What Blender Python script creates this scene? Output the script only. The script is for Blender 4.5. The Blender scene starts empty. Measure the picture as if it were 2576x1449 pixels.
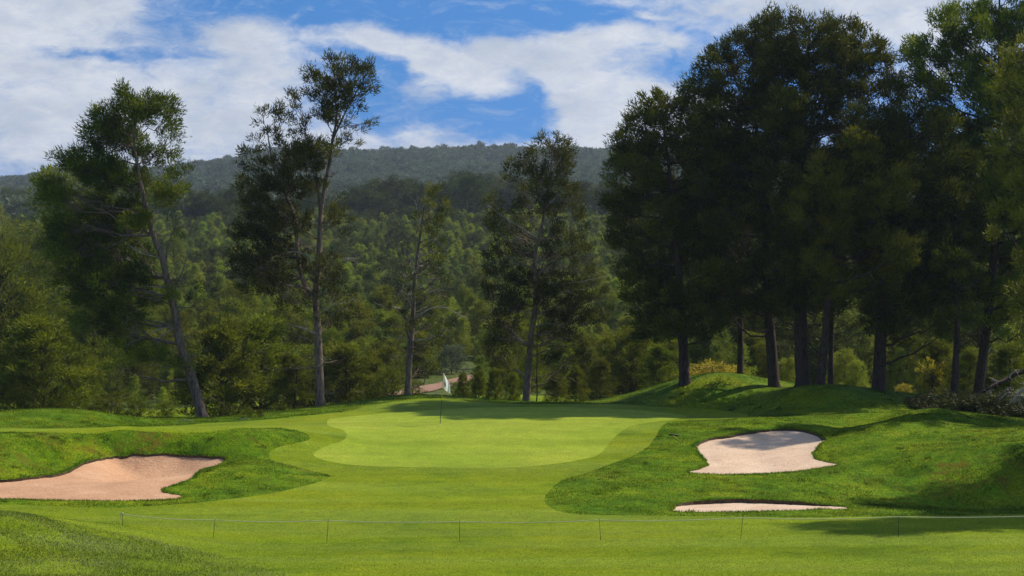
import bpy, math, random
import numpy as np
from mathutils import Vector
from mathutils.geometry import delaunay_2d_cdt

rng = np.random.default_rng(7)
random.seed(7)
S = bpy.context.scene
COL = S.collection
F = 4293.0; UC = 1288.0; VH = 860.0; EYE = 6.0
SUN_AZ = 66.0      # degrees clockwise from +Y (the view direction)
SUN_EL = 49.0

def P(U, V, D):
    return np.array([(U - UC) / F * D, D, (VH - V) / F * D + EYE])

# ------------------------------------------------------------------ helpers
def mesh_from(name, verts, faces, smooth=False, mats=(), midx=None):
    """verts (n,3); faces (m,3) or (m,4) array or list of such arrays"""
    me = bpy.data.meshes.new(name)
    fl = faces if isinstance(faces, list) else [faces]
    fl = [np.asarray(f, dtype=np.int32) for f in fl if len(f)]
    nv = len(verts)
    me.vertices.add(nv)
    me.vertices.foreach_set('co', np.asarray(verts, dtype=np.float32).ravel())
    nl = sum(f.size for f in fl); nf = sum(len(f) for f in fl)
    me.loops.add(nl); me.polygons.add(nf)
    me.loops.foreach_set('vertex_index', np.concatenate([f.ravel() for f in fl]))
    tot = np.concatenate([np.full(len(f), f.shape[1], dtype=np.int32) for f in fl])
    st = np.concatenate([[0], np.cumsum(tot)[:-1]]).astype(np.int32)
    me.polygons.foreach_set('loop_start', st)
    me.polygons.foreach_set('loop_total', tot)
    if smooth:
        me.polygons.foreach_set('use_smooth', np.ones(nf, dtype=bool))
    for m in mats: me.materials.append(m)
    if midx is not None:
        me.polygons.foreach_set('material_index', np.asarray(midx, dtype=np.int32))
    me.update(calc_edges=True)
    return me

def link(name, me, parent=None, loc=None):
    o = bpy.data.objects.new(name, me)
    COL.objects.link(o)
    if parent is not None: o.parent = parent
    if loc is not None: o.location = loc
    return o

def tag(o, label=None, cat=None, group=None, kind=None):
    if label: o['label'] = label
    if cat: o['category'] = cat
    if group: o['group'] = group
    if kind: o['kind'] = kind
    return o

def fattr(me, name, data):
    a = me.attributes.new(name, 'FLOAT', 'POINT')
    a.data.foreach_set('value', np.asarray(data, dtype=np.float32))

def smooth(a, b, x):
    t = np.clip((x - a) / (b - a), 0, 1)
    return t * t * (3 - 2 * t)

def unit(v):
    return v / (np.linalg.norm(v, axis=-1, keepdims=True) + 1e-9)

class Soup:
    """collects tubes and triangles into one mesh"""
    def __init__(self): self.v = []; self.q = []; self.t = []; self.n = 0
    def tube(self, pts, rad, sides=6, cap=True):
        pts = np.asarray(pts, float); rad = np.asarray(rad, float)
        k = len(pts)
        tan = np.gradient(pts, axis=0); tan = unit(tan)
        ref = np.array([0.0, 0.0, 1.0]) if abs(tan[:, 2]).mean() < 0.8 else np.array([1.0, 0.0, 0.0])
        a = unit(np.cross(tan, ref)); b = np.cross(tan, a)
        th = np.arange(sides) * 2 * math.pi / sides
        ring = pts[:, None] + rad[:, None, None] * (np.cos(th)[None, :, None] * a[:, None] + np.sin(th)[None, :, None] * b[:, None])
        self.v.append(ring.reshape(-1, 3))
        i = np.arange(k - 1)[:, None] * sides + np.arange(sides)[None]
        j = np.arange(k - 1)[:, None] * sides + (np.arange(sides)[None] + 1) % sides
        self.q.append((np.stack([i, j, j + sides, i + sides], -1).reshape(-1, 4)) + self.n)
        n0 = self.n; self.n += k * sides
        if cap:
            self.v.append(pts[-1:] + tan[-1:] * rad[-1]); tip = self.n; self.n += 1
            r = n0 + (k - 1) * sides
            self.t.append(np.array([[r + s, r + (s + 1) % sides, tip] for s in range(sides)]))
    def box(self, c, ax, ay, az):
        c = np.asarray(c, float); vs = []
        for sz in (-1, 1):
            for sx, sy in ((-1, -1), (1, -1), (1, 1), (-1, 1)):
                vs.append(c + sx * np.asarray(ax) + sy * np.asarray(ay) + sz * np.asarray(az))
        self.v.append(np.array(vs))
        q = np.array([[0, 3, 2, 1], [4, 5, 6, 7], [0, 1, 5, 4], [1, 2, 6, 5], [2, 3, 7, 6], [3, 0, 4, 7]])
        self.q.append(q + self.n); self.n += 8
    def mesh(self, name, mats, smooth=True):
        v = np.concatenate(self.v)
        fs = []
        if self.q: fs.append(np.concatenate(self.q))
        if self.t: fs.append(np.concatenate(self.t))
        return mesh_from(name, v, fs, smooth, mats)

# ------------------------------------------------------------------ materials
def new_mat(name):
    m = bpy.data.materials.new(name); m.use_nodes = True
    nt = m.node_tree; nt.nodes.clear()
    out = nt.nodes.new('ShaderNodeOutputMaterial')
    return m, nt, out

def N(nt, typ, **kw):
    n = nt.nodes.new(typ)
    for k, v in kw.items():
        if k == 'inp':
            for a, b in v.items(): n.inputs[a].default_value = b
        else: setattr(n, k, v)
    return n

def ramp(nt, fac, stops):
    r = nt.nodes.new('ShaderNodeValToRGB')
    while len(r.color_ramp.elements) < len(stops): r.color_ramp.elements.new(0.5)
    for e, (p, c) in zip(r.color_ramp.elements, stops):
        e.position = p; e.color = (*c, 1) if len(c) == 3 else c
    nt.links.new(fac, r.inputs['Fac'])
    return r

def mixc(nt, fac, a, b, mode='MIX'):
    m = nt.nodes.new('ShaderNodeMix'); m.data_type = 'RGBA'; m.blend_type = mode
    for s, v in ((m.inputs[0], fac), (m.inputs[6], a), (m.inputs[7], b)):
        if hasattr(v, 'links'): nt.links.new(v, s)
        elif isinstance(v, (int, float)): s.default_value = v
        else: s.default_value = (*v, 1)
    return m.outputs[2]

def noise(nt, vec, scale, detail=3, rough=0.55, dist=0.0, dim='3D'):
    n = N(nt, 'ShaderNodeTexNoise', noise_dimensions=dim)
    n.inputs['Scale'].default_value = scale; n.inputs['Detail'].default_value = detail
    n.inputs['Roughness'].default_value = rough; n.inputs['Distortion'].default_value = dist
    if vec is not None: nt.links.new(vec, n.inputs['Vector'])
    return n.outputs[0]

def remap(nt, v, a, b, c=0.0, d=1.0):
    m = N(nt, 'ShaderNodeMapRange'); m.interpolation_type = 'SMOOTHSTEP'
    m.inputs['From Min'].default_value = a; m.inputs['From Max'].default_value = b
    m.inputs['To Min'].default_value = c; m.inputs['To Max'].default_value = d
    nt.links.new(v, m.inputs['Value'])
    return m.outputs[0]

def grass_mat(name, dark, mid, light, dry=None, dry_amt=0.0, fine=30.0, bump=0.5, bdist=0.02, patch=0.35, stripes=False, sheen=0.0):
    m, nt, out = new_mat(name)
    pos = N(nt, 'ShaderNodeNewGeometry').outputs['Position']
    mp = N(nt, 'ShaderNodeMapping'); mp.inputs['Scale'].default_value = (1, 1, 0.3); nt.links.new(pos, mp.inputs['Vector'])
    v = mp.outputs[0]
    n1 = noise(nt, v, patch, 4, 0.6, 0.6)
    n2 = noise(nt, v, patch * 7, 3, 0.6)
    nf = noise(nt, pos, fine, 2, 0.7)
    ng = noise(nt, pos, fine * 0.28, 3, 0.65)
    add = N(nt, 'ShaderNodeMath', operation='MULTIPLY_ADD'); nt.links.new(n2, add.inputs[0]); add.inputs[1].default_value = 0.45; nt.links.new(n1, add.inputs[2])
    base = ramp(nt, add.outputs[0], [(0.52, dark), (0.70, mid), (0.92, light)]).outputs[0]
    f1 = remap(nt, nf, 0.3, 0.7, 0.66, 1.3)
    f2 = remap(nt, ng, 0.3, 0.7, 0.78, 1.22)
    mm = N(nt, 'ShaderNodeMath', operation='MULTIPLY'); nt.links.new(f1, mm.inputs[0]); nt.links.new(f2, mm.inputs[1])
    nm_ = noise(nt, v, 1.3, 4, 0.65, 0.8); fm = remap(nt, nm_, 0.3, 0.7, 0.90, 1.09)
    mq = N(nt, 'ShaderNodeMath', operation='MULTIPLY'); nt.links.new(fm, mq.inputs[0]); nt.links.new(mm.outputs[0], mq.inputs[1])
    val = mq.outputs[0]
    if stripes:   # mowing passes, slightly different blade lay, and pale sheen painted into the colour
        mp2 = N(nt, 'ShaderNodeMapping'); mp2.inputs['Scale'].default_value = (0.035, 0.55, 0.1); mp2.inputs['Rotation'].default_value = (0, 0, 0.10)
        nt.links.new(pos, mp2.inputs['Vector'])
        ns = noise(nt, mp2.outputs[0], 1.0, 3, 0.5)
        s1 = remap(nt, ns, 0.35, 0.65, 0.93, 1.07)
        shn = remap(nt, noise(nt, mp2.outputs[0], 0.8, 4, 0.6, 0.4), 0.42, 0.62, 0, 0.45 if name == 'fairway_grass' else 0.2)
        hvc = (0.195, 0.255, 0.028)
        base = mixc(nt, shn, base, hvc)
        m3 = N(nt, 'ShaderNodeMath', operation='MULTIPLY'); nt.links.new(s1, m3.inputs[0]); nt.links.new(val, m3.inputs[1]); val = m3.outputs[0]
    hv = N(nt, 'ShaderNodeHueSaturation'); nt.links.new(base, hv.inputs['Color']); nt.links.new(val, hv.inputs['Value'])
    colr = hv.outputs[0]
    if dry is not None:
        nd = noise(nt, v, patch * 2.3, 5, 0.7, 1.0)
        dry_shade_zone = None  # extra dry brown on banks and slopes, partly painting in their shade
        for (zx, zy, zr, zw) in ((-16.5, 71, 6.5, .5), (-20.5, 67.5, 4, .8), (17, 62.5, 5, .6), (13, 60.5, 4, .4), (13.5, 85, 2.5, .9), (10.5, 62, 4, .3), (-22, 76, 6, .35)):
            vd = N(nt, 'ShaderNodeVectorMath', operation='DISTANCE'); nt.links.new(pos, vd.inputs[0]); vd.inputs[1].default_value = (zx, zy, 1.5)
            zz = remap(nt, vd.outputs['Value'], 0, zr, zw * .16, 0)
            if dry_shade_zone is None: dry_shade_zone = zz
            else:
                za = N(nt, 'ShaderNodeMath', operation='MAXIMUM'); nt.links.new(dry_shade_zone, za.inputs[0]); nt.links.new(zz, za.inputs[1]); dry_shade_zone = za.outputs[0]
        zs = N(nt, 'ShaderNodeMath', operation='ADD'); nt.links.new(nd, zs.inputs[0]); nt.links.new(dry_shade_zone, zs.inputs[1])
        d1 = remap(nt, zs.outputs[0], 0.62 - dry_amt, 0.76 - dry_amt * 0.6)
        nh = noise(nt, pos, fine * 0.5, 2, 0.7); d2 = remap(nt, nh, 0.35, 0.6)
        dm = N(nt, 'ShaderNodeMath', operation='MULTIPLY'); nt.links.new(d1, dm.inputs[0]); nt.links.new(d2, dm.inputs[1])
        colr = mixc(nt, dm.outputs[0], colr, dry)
    b = N(nt, 'ShaderNodeBump'); b.inputs['Strength'].default_value = bump; b.inputs['Distance'].default_value = bdist
    bs = N(nt, 'ShaderNodeMath', operation='ADD'); nt.links.new(nf, bs.inputs[0]); nt.links.new(ng, bs.inputs[1]); nt.links.new(bs.outputs[0], b.inputs['Height'])
    p = N(nt, 'ShaderNodeBsdfPrincipled'); p.inputs['Roughness'].default_value = 0.75
    p.inputs['Specular IOR Level'].default_value = 0.06
    if sheen: p.inputs['Sheen Weight'].default_value = sheen; p.inputs['Sheen Roughness'].default_value = 0.6; p.inputs['Sheen Tint'].default_value = (0.8, 1.0, 0.6, 1)
    nt.links.new(colr, p.inputs['Base Color']); nt.links.new(b.outputs[0], p.inputs['Normal'])
    nt.links.new(p.outputs[0], out.inputs[0])
    return m

def leaf_mat(name, dark, mid, light, trans=0.3, wscale=0.0, wcol=None):
    """foliage: colour by per-clump attribute 'tint', varied per plant; light passes through thin needles"""
    m, nt, out = new_mat(name)
    at = N(nt, 'ShaderNodeAttribute', attribute_name='tint').outputs['Fac']
    c = ramp(nt, at, [(0.0, dark), (0.5, mid), (1.0, light)]).outputs[0]
    oi = N(nt, 'ShaderNodeObjectInfo').outputs['Random']
    r1 = N(nt, 'ShaderNodeMapRange'); nt.links.new(oi, r1.inputs['Value']); r1.inputs['To Min'].default_value = 0.78; r1.inputs['To Max'].default_value = 1.25
    r2 = N(nt, 'ShaderNodeMapRange'); nt.links.new(oi, r2.inputs['Value']); r2.inputs['To Min'].default_value = 0.482; r2.inputs['To Max'].default_value = 0.515
    hv = N(nt, 'ShaderNodeHueSaturation'); nt.links.new(c, hv.inputs['Color']); nt.links.new(r1.outputs[0], hv.inputs['Value']); nt.links.new(r2.outputs[0], hv.inputs['Hue'])
    colr = hv.outputs[0]
    if wscale:
        pos = N(nt, 'ShaderNodeNewGeometry').outputs['Position']
        w = remap(nt, noise(nt, pos, wscale, 3, 0.6), 0.45, 0.62)
        colr = mixc(nt, w, colr, wcol)
    d = N(nt, 'ShaderNodeBsdfPrincipled'); d.inputs['Roughness'].default_value = 0.55; d.inputs['Specular IOR Level'].default_value = 0.15
    t = N(nt, 'ShaderNodeBsdfTranslucent')
    nt.links.new(colr, d.inputs['Base Color']); nt.links.new(colr, t.inputs['Color'])
    mx = N(nt, 'ShaderNodeMixShader'); mx.inputs[0].default_value = trans
    nt.links.new(d.outputs[0], mx.inputs[1]); nt.links.new(t.outputs[0], mx.inputs[2]); nt.links.new(mx.outputs[0], out.inputs[0])
    return m

def bark_mat(name, a, b, scale=6.0):
    m, nt, out = new_mat(name)
    tc = N(nt, 'ShaderNodeTexCoord').outputs['Object']
    mp = N(nt, 'ShaderNodeMapping'); mp.inputs['Scale'].default_value = (1, 1, 0.25); nt.links.new(tc, mp.inputs['Vector'])
    n1 = noise(nt, mp.outputs[0], scale, 5, 0.7, 0.5)
    vo = N(nt, 'ShaderNodeTexVoronoi'); vo.inputs['Scale'].default_value = scale * 2; nt.links.new(mp.outputs[0], vo.inputs['Vector'])
    ad = N(nt, 'ShaderNodeMath', operation='MULTIPLY_ADD'); nt.links.new(vo.outputs['Distance'], ad.inputs[0]); ad.inputs[1].default_value = 0.4; nt.links.new(n1, ad.inputs[2])
    c = ramp(nt, ad.outputs[0], [(0.45, a), (0.85, b)]).outputs[0]
    bp = N(nt, 'ShaderNodeBump'); bp.inputs['Strength'].default_value = 0.8; bp.inputs['Distance'].default_value = 0.03; nt.links.new(ad.outputs[0], bp.inputs['Height'])
    p = N(nt, 'ShaderNodeBsdfPrincipled'); p.inputs['Roughness'].default_value = 0.9; p.inputs['Specular IOR Level'].default_value = 0.2
    nt.links.new(c, p.inputs['Base Color']); nt.links.new(bp.outputs[0], p.inputs['Normal']); nt.links.new(p.outputs[0], out.inputs[0])
    return m

def plain_mat(name, col, rough=0.6, nz=0.15, scale=20.0, metallic=0.0, trans=0.0):
    m, nt, out = new_mat(name)
    tc = N(nt, 'ShaderNodeTexCoord').outputs['Object']
    n1 = noise(nt, tc, scale, 3, 0.6)
    v = remap(nt, n1, 0.3, 0.7, 1 - nz, 1 + nz)
    hv = N(nt, 'ShaderNodeHueSaturation'); hv.inputs['Color'].default_value = (*col, 1); nt.links.new(v, hv.inputs['Value'])
    p = N(nt, 'ShaderNodeBsdfPrincipled'); p.inputs['Roughness'].default_value = rough; p.inputs['Metallic'].default_value = metallic
    nt.links.new(hv.outputs[0], p.inputs['Base Color'])
    if trans:
        t = N(nt, 'ShaderNodeBsdfTranslucent'); nt.links.new(hv.outputs[0], t.inputs['Color'])
        mx = N(nt, 'ShaderNodeMixShader'); mx.inputs[0].default_value = trans
        nt.links.new(p.outputs[0], mx.inputs[1]); nt.links.new(t.outputs[0], mx.inputs[2]); nt.links.new(mx.outputs[0], out.inputs[0])
    else: nt.links.new(p.outputs[0], out.inputs[0])
    return m

def sand_mat(name, a, b, c):
    m, nt, out = new_mat(name)
    pos = N(nt, 'ShaderNodeNewGeometry').outputs['Position']
    n1 = noise(nt, pos, 0.6, 4, 0.6, 0.5); n2 = noise(nt, pos, 9, 4, 0.7); n3 = noise(nt, pos, 60, 2, 0.6)
    base = ramp(nt, n1, [(0.3, a), (0.55, b), (0.75, c)]).outputs[0]
    v = remap(nt, n2, 0.3, 0.7, 0.88, 1.08)
    hv = N(nt, 'ShaderNodeHueSaturation'); nt.links.new(base, hv.inputs['Color']); nt.links.new(v, hv.inputs['Value'])
    sp = remap(nt, noise(nt, pos, 5.5, 5, 0.8), 0.62, 0.70, 0, 0.6)
    colr = mixc(nt, sp, hv.outputs[0], (0.16, 0.10, 0.07))
    mp = N(nt, 'ShaderNodeMapping'); mp.inputs['Scale'].default_value = (1.2, 5.0, 1); mp.inputs['Rotation'].default_value = (0, 0, 0.25); nt.links.new(pos, mp.inputs['Vector'])
    n4 = noise(nt, mp.outputs[0], 1.6, 5, 0.7, 0.8)
    s = N(nt, 'ShaderNodeMath', operation='MULTIPLY_ADD'); nt.links.new(n2, s.inputs[0]); s.inputs[1].default_value = 0.7; nt.links.new(n4, s.inputs[2])
    s2 = N(nt, 'ShaderNodeMath', operation='MULTIPLY_ADD'); nt.links.new(n3, s2.inputs[0]); s2.inputs[1].default_value = 0.15; nt.links.new(s.outputs[0], s2.inputs[2])
    bp = N(nt, 'ShaderNodeBump'); bp.inputs['Strength'].default_value = 0.9; bp.inputs['Distance'].default_value = 0.05; nt.links.new(s2.outputs[0], bp.inputs['Height'])
    p = N(nt, 'ShaderNodeBsdfPrincipled'); p.inputs['Roughness'].default_value = 0.95; p.inputs['Specular IOR Level'].default_value = 0.1
    nt.links.new(colr, p.inputs['Base Color']); nt.links.new(bp.outputs[0], p.inputs['Normal']); nt.links.new(p.outputs[0], out.inputs[0])
    return m

M = {}
M['fairway'] = grass_mat('fairway_grass', (0.100, 0.155, 0.0008), (0.155, 0.210, 0.001), (0.200, 0.235, 0.003), fine=38, bump=0.6, bdist=0.02, patch=0.16, stripes=True)
M['green'] = grass_mat('green_turf', (0.205, 0.280, 0.015), (0.250, 0.315, 0.021), (0.305, 0.345, 0.03), fine=55, bump=0.15, bdist=0.008, patch=0.12, stripes=True)
M['collar'] = grass_mat('collar_turf', (0.135, 0.225, 0.03), (0.17, 0.255, 0.04), (0.20, 0.27, 0.05), fine=42, bump=0.35, bdist=0.015, patch=0.25)
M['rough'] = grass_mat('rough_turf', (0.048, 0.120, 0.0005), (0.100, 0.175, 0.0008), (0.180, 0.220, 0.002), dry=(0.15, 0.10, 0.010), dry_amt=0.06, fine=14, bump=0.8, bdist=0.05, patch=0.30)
M['hill'] = grass_mat('hillside_scrub', (0.05, 0.075, 0.012), (0.075, 0.10, 0.02), (0.12, 0.13, 0.04), fine=3, bump=0.8, bdist=0.2, patch=0.03)
M['sand'] = sand_mat('bunker_sand', (0.51, 0.280, 0.155), (0.605, 0.345, 0.195), (0.68, 0.41, 0.24))
M['palesand'] = sand_mat('pale_bunker_sand', (0.62, 0.43, 0.29), (0.71, 0.51, 0.35), (0.78, 0.58, 0.41))
M['dirt'] = sand_mat('dirt_track', (0.26, 0.15, 0.10), (0.34, 0.20, 0.14), (0.40, 0.26, 0.18))
M['soil'] = plain_mat('lip_soil', (0.07, 0.045, 0.02), 0.95, 0.5, 12)

# ------------------------------------------------------------------ terrain
ctrl = [
 # foreground fairway
 (1000,1449,41.5),(1600,1449,41.5),(2200,1449,41.5),(2800,1440,42),(700,1440,42),
 (600,1365,49),(1150,1363,49.5),(1860,1358,49.5),(2576,1352,49.5),(3000,1350,49.5),(850,1400,45.5),
 (600,1300,55.7),(1200,1298,56),(1900,1305,55),(2600,1300,55.5),(300,1300,55.6),(0,1322,53),(-300,1320,53),
 # front left swell of rough
 (0,1290,47),(-300,1285,47),(150,1311,47.3),(330,1348,47),(470,1378,46.5),(0,1449,41),(300,1449,41.3),(-300,1449,41),
 (1000,1250,60.5),(1250,1250,60.5),(1000,1200,65.5),(1300,1200,65.5),(700,1260,59.6),
 # green
 (900,1175,68),(1250,1178,67.8),(1500,1150,70.5),(900,1132,72),(1250,1132,72),(1450,1132,72),(950,1100,75),(1250,1100,75),(1500,1100,75.2),
 (900,1068,79.3),(1107,1068,79),(1350,1068,79),(1560,1072,78.5),(1107,1045,84),(1400,1043,84.3),(1650,1050,82.8),(1250,1024,89),(1500,1027,88.5),(900,1048,83.5),
 # left of the green
 (800,1150,70),(835,1065,79.7),(720,1135,71.3),(760,1190,66.5),(830,1205,65),
 # crest behind
 (950,1012,91),(1060,993,95),(1150,998,94),(1220,1010,92),(1325,1013,92),(1450,1013,92.5),(1540,1012,93),
 (880,1029,88),(806,1034,87.5),(700,1046,86.5),(600,1056,85.7),(513,1061,85),(440,1067,84.3),(375,1067,84),
 (290,1046,83.6),(220,1034,83.4),(150,1029,83.4),(60,1030,83.6),(0,1039,86),(-150,1058,86),(-400,1070,85),
 (0,1073,77),(200,1074,77),(400,1075,77.2),(600,1074,77.5),(750,1070,78.5),(150,1052,80.2),(-300,1085,75),
 # bank over the left bunker
 (0,1092,70.2),(200,1088,71.2),(400,1081,72.2),(600,1079,72.6),(740,1086,73.8),(0,1090,71.6),(200,1086,72.6),(400,1080,73.6),(600,1077.5,74),(300,1112,70.9),(450,1112,71.5),(600,1115,71.3),(100,1125,69.3),(0,1150,67.2),(0,1083,74.0),(200,1080.5,75.0),(400,1077,75.7),
 (300,1147,70.6),(450,1145,71),(560,1153,70),(200,1166,68.5),(100,1195,66),(0,1208,64.7),(-200,1213,64.2),(100,1165,68.2),(250,1153.5,69.6),(0,1180,65.7),
 (0,1256,59.8),(300,1259,59.6),(440,1254,60),(-200,1254,59.8),(200,1215,62.7),(350,1200,64.5),
 (415,1231,61.8),(500,1220,62.8),(600,1185,64.7),(560,1195,64.4),(660,1165,66.9),(600,1250,60.2),(750,1215,63.6),
 # right collar and rough bulge
 (1640,1100,75),(1560,1150,70.4),(1450,1200,65.3),(1385,1240,61.2),(1400,1285,57.2),
 (1650,1170,67.4),(1560,1230,61.8),(1700,1100,74),(1745,1125,71.6),(1775,1165,68.2),(1735,1190,65.9),
 (1850,1194,65.6),(1980,1188,66),(2108,1169,67.3),(1760,1112,72.8),(1850,1094,74.6),(1960,1079,76.2),(2080,1102,73.8),(2050,1140,70),
 (1900,1140,70.2),(1900,1061,77.8),(2050,1070,77.5),(1750,1062,79.5),
 (2120,1095,72.0),(2200,1068,74.0),(2290,1045,76.5),(2375,1030,79),(2200,1120,70.2),(2300,1092,71.8),(2150,1142,69.0),(2160,1080,77.6),(2200,1058,79.8),(2290,1038,82.5),
 # right mounds
 (1800,943,93.4),(1700,965,93.4),(1620,990,93.2),(1880,951,93.2),(1950,972,92.6),(1800,980,91.6),(1900,985,91),(1700,1018,90.2),(1850,1022,89.4),(1560,1020,89.8),
 (2050,970,88.2),(1990,984,88.0),(2130,974,88.2),(2200,988,87.8),(2290,1007,87),(2050,1005,86.0),(2130,1010,85.6),(2050,1035,84.3),(2150,1038,83.6),(1900,1050,81),(2050,1048,81.8),(1960,1020,87.0),(2180,1040,81.5),
 (2450,1040,82),(2576,1056,82),(2700,1060,82),(2450,1076,74.5),(2576,1076,73),(2800,1080,73),(2450,1064,78),(2576,1070,77.5),
 (2450,1120,67.0),(2576,1106,67.2),(2300,1148,66.8),(2450,1152,64.6),(2576,1137,64.2),(2300,1170,65.3),(2150,1180,65.6),(2200,1187,65.6),(2300,1238,62.9),(2450,1246,62.2),(2576,1256,61.7),(2200,1246,62.5),(2100,1205,63.9),(1900,1225,62.9),
 (2150,1276,57.6),(2576,1284,57.4),(1750,1255,60.0),(1900,1252,60.1),(2050,1261,59.4),(1698,1272,58.4),(1700,1287,57.2),(1900,1288,57.1),(2100,1281,57.4),(2900,1220,61),(2900,1290,56),
]
cp = np.array([P(*c) for c in ctrl])
anch = np.array([[-40, 60, 0.6], [-45, 85, 2.0], [45, 60, 1.4], [50, 85, 2.8], [45, 45, 0.4], [-45, 45, 0.6], [0, 30, 0.7], [20, 30, 0.6], [-20, 30, 0.7],
                 [0, 15, 2.9], [0, 5, 4.0], [0, 0, 4.35], [0, -20, 4.5], [40, 0, 3.2], [-40, 0, 3.4], [60, -20, 3], [-60, -20, 3], [70, 50, 1.5], [-70, 50, 1.5],
                 [-30, 102, 0.7], [-15, 100, 1.2], [-4, 103, 2.2], [3, 100, 2.1], [10, 104, 2.7], [20, 103, 2.6], [35, 100, 2.7], [60, 95, 3], [-60, 95, 1.5]])
cp = np.vstack([cp, anch])
def kern(r2): return 0.5 * r2 * np.log(r2 + 1e-9)
n = len(cp)
d2 = ((cp[:, None, :2] - cp[None, :, :2]) ** 2).sum(-1)
A = np.zeros((n + 3, n + 3)); A[:n, :n] = kern(d2) + np.eye(n) * 0.02
A[:n, n] = 1; A[:n, n + 1:] = cp[:, :2]; A[n, :n] = 1; A[n + 1:, :n] = cp[:, :2].T
wt = np.linalg.solve(A, np.concatenate([cp[:, 2], np.zeros(3)]))
def tps(x, y):
    x = np.asarray(x, float); y = np.asarray(y, float); sh = x.shape
    x = x.ravel(); y = y.ravel(); out = np.empty(len(x))
    for i in range(0, len(x), 20000):
        s = slice(i, i + 20000)
        r2 = (x[s, None] - cp[None, :, 0]) ** 2 + (y[s, None] - cp[None, :, 1]) ** 2
        out[s] = kern(r2) @ wt[:n] + wt[n] + wt[n + 1] * x[s] + wt[n + 2] * y[s]
    return out.reshape(sh)

prof_y = [100, 113, 140, 160, 200, 260, 330, 400, 440, 480, 560, 650, 780, 900, 1200, 1400, 1500, 1700, 2600]
prof_z = [-3.5, -3.5, -3.45, -2.2, 1.4, 7.3, 15.8, 25.2, 29.8, 32.5, 36, 42, 60, 78, 122, 150, 157, 150, 120]
def zfar(x, y):
    z = np.interp(y, prof_y, prof_z)
    a = x / np.maximum(y, 1) * F + UC       # bearing
    lat = np.interp(a, [-2500, -600, 0, 300, 450, 560, 640, 850, 1250, 1450, 2000, 2600, 5000], [0.75, 0.83, 0.845, 0.88, 0.905, 0.945, 0.975, 1.0, 0.99, 1.0, 0.98, 0.96, 0.9])
    w = smooth(600, 1100, y)
    z = z * (1 - w + w * lat)
    und = np.sin(x * 0.021 + y * 0.004) * np.sin(y * 0.017 + 1.3) * 0.6 + np.sin(x * 0.053 + 2.1) * np.sin(y * 0.04 + x * 0.01) * 0.4
    z = z + und * smooth(150, 400, y) * np.interp(y, [150, 500, 1500], [0.5, 2.5, 9.0])
    z = z - 1.0 * smooth(-12, -25, x) * smooth(180, 130, y)
    return z + EYE
def zg(x, y):
    x = np.asarray(x, float); y = np.asarray(y, float)
    w = smooth(101, 113, y)
    t = tps(x, np.minimum(y, 114))
    return t * (1 - w) + zfar(x, y) * w
def zat(x, y): return float(zg(np.array([x]), np.array([y]))[0])

def unproj(pts, y0=39.0, y1=101.0):
    """pixel -> first point of the ground along that line of sight"""
    pts = np.asarray(pts, float)
    ys = np.arange(y0, y1, 0.08)
    kx = (pts[:, 0] - UC) / F; kz = (VH - pts[:, 1]) / F
    X = kx[:, None] * ys; Z = kz[:, None] * ys + EYE
    G = tps(X, np.broadcast_to(ys, X.shape))
    gap = Z - G
    out = []
    for i in range(len(pts)):
        h = np.nonzero(gap[i] < 0)[0]
        if len(h):
            k = h[0]
            if k > 0:
                g0, g1 = gap[i, k - 1], gap[i, k]; y = ys[k - 1] + 0.08 * g0 / (g0 - g1)
            else: y = ys[0]
        else: y = ys[len(ys) // 2 + np.argmin(gap[i, len(ys) // 2:])]
        out.append((kx[i] * y, y))
    return np.array(out)

def resample(poly, step, closed=True):
    p = np.asarray(poly, float)
    # Catmull-Rom smoothing then even steps
    n = len(p); res = []
    rngi = range(n) if closed else range(n - 1)
    for i in rngi:
        if closed: p0, p1, p2, p3 = p[i - 1], p[i], p[(i + 1) % n], p[(i + 2) % n]
        else: p0, p1, p2, p3 = p[max(i - 1, 0)], p[i], p[i + 1], p[min(i + 2, n - 1)]
        L = np.linalg.norm(p2 - p1); k = max(2, int(L / step))
        for t in np.arange(k) / k:
            # chord-limited tangents
            m1 = (p2 - p0) * 0.5; m2 = (p3 - p1) * 0.5
            m1 = m1 * min(1, L * 1.2 / (np.linalg.norm(m1) + 1e-9)); m2 = m2 * min(1, L * 1.2 / (np.linalg.norm(m2) + 1e-9))
            h00 = 2 * t**3 - 3 * t**2 + 1; h10 = t**3 - 2 * t**2 + t; h01 = -2 * t**3 + 3 * t**2; h11 = t**3 - t**2
            res.append(h00 * p1 + h10 * m1 + h01 * p2 + h11 * m2)
    if not closed: res.append(p[-1])
    return np.array(res)

def inside(poly, x, y):
    px, py = poly[:, 0], poly[:, 1]; qx, qy = np.roll(px, -1), np.roll(py, -1)
    r = np.zeros(x.shape, bool)
    for a, b, c, d in zip(px, py, qx, qy):
        if b == d: continue
        m = ((b > y) != (d > y)) & (x < (c - a) * (y - b) / (d - b) + a)
        r ^= m
    return r

def dist_poly(poly, x, y):
    a = poly; b = np.roll(poly, -1, 0); ab = b - a
    q = np.stack([x, y], -1); best = np.full(x.shape, 1e9); nrm = np.zeros(q.shape)
    for i in range(len(a)):
        ap = q - a[i]; t = np.clip((ap @ ab[i]) / (ab[i] @ ab[i] + 1e-12), 0, 1)
        dd = np.hypot(*(ap - t[..., None] * ab[i]).T).T if False else np.sqrt(((ap - t[..., None] * ab[i]) ** 2).sum(-1))
        best = np.minimum(best, dd)
    return best

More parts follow.
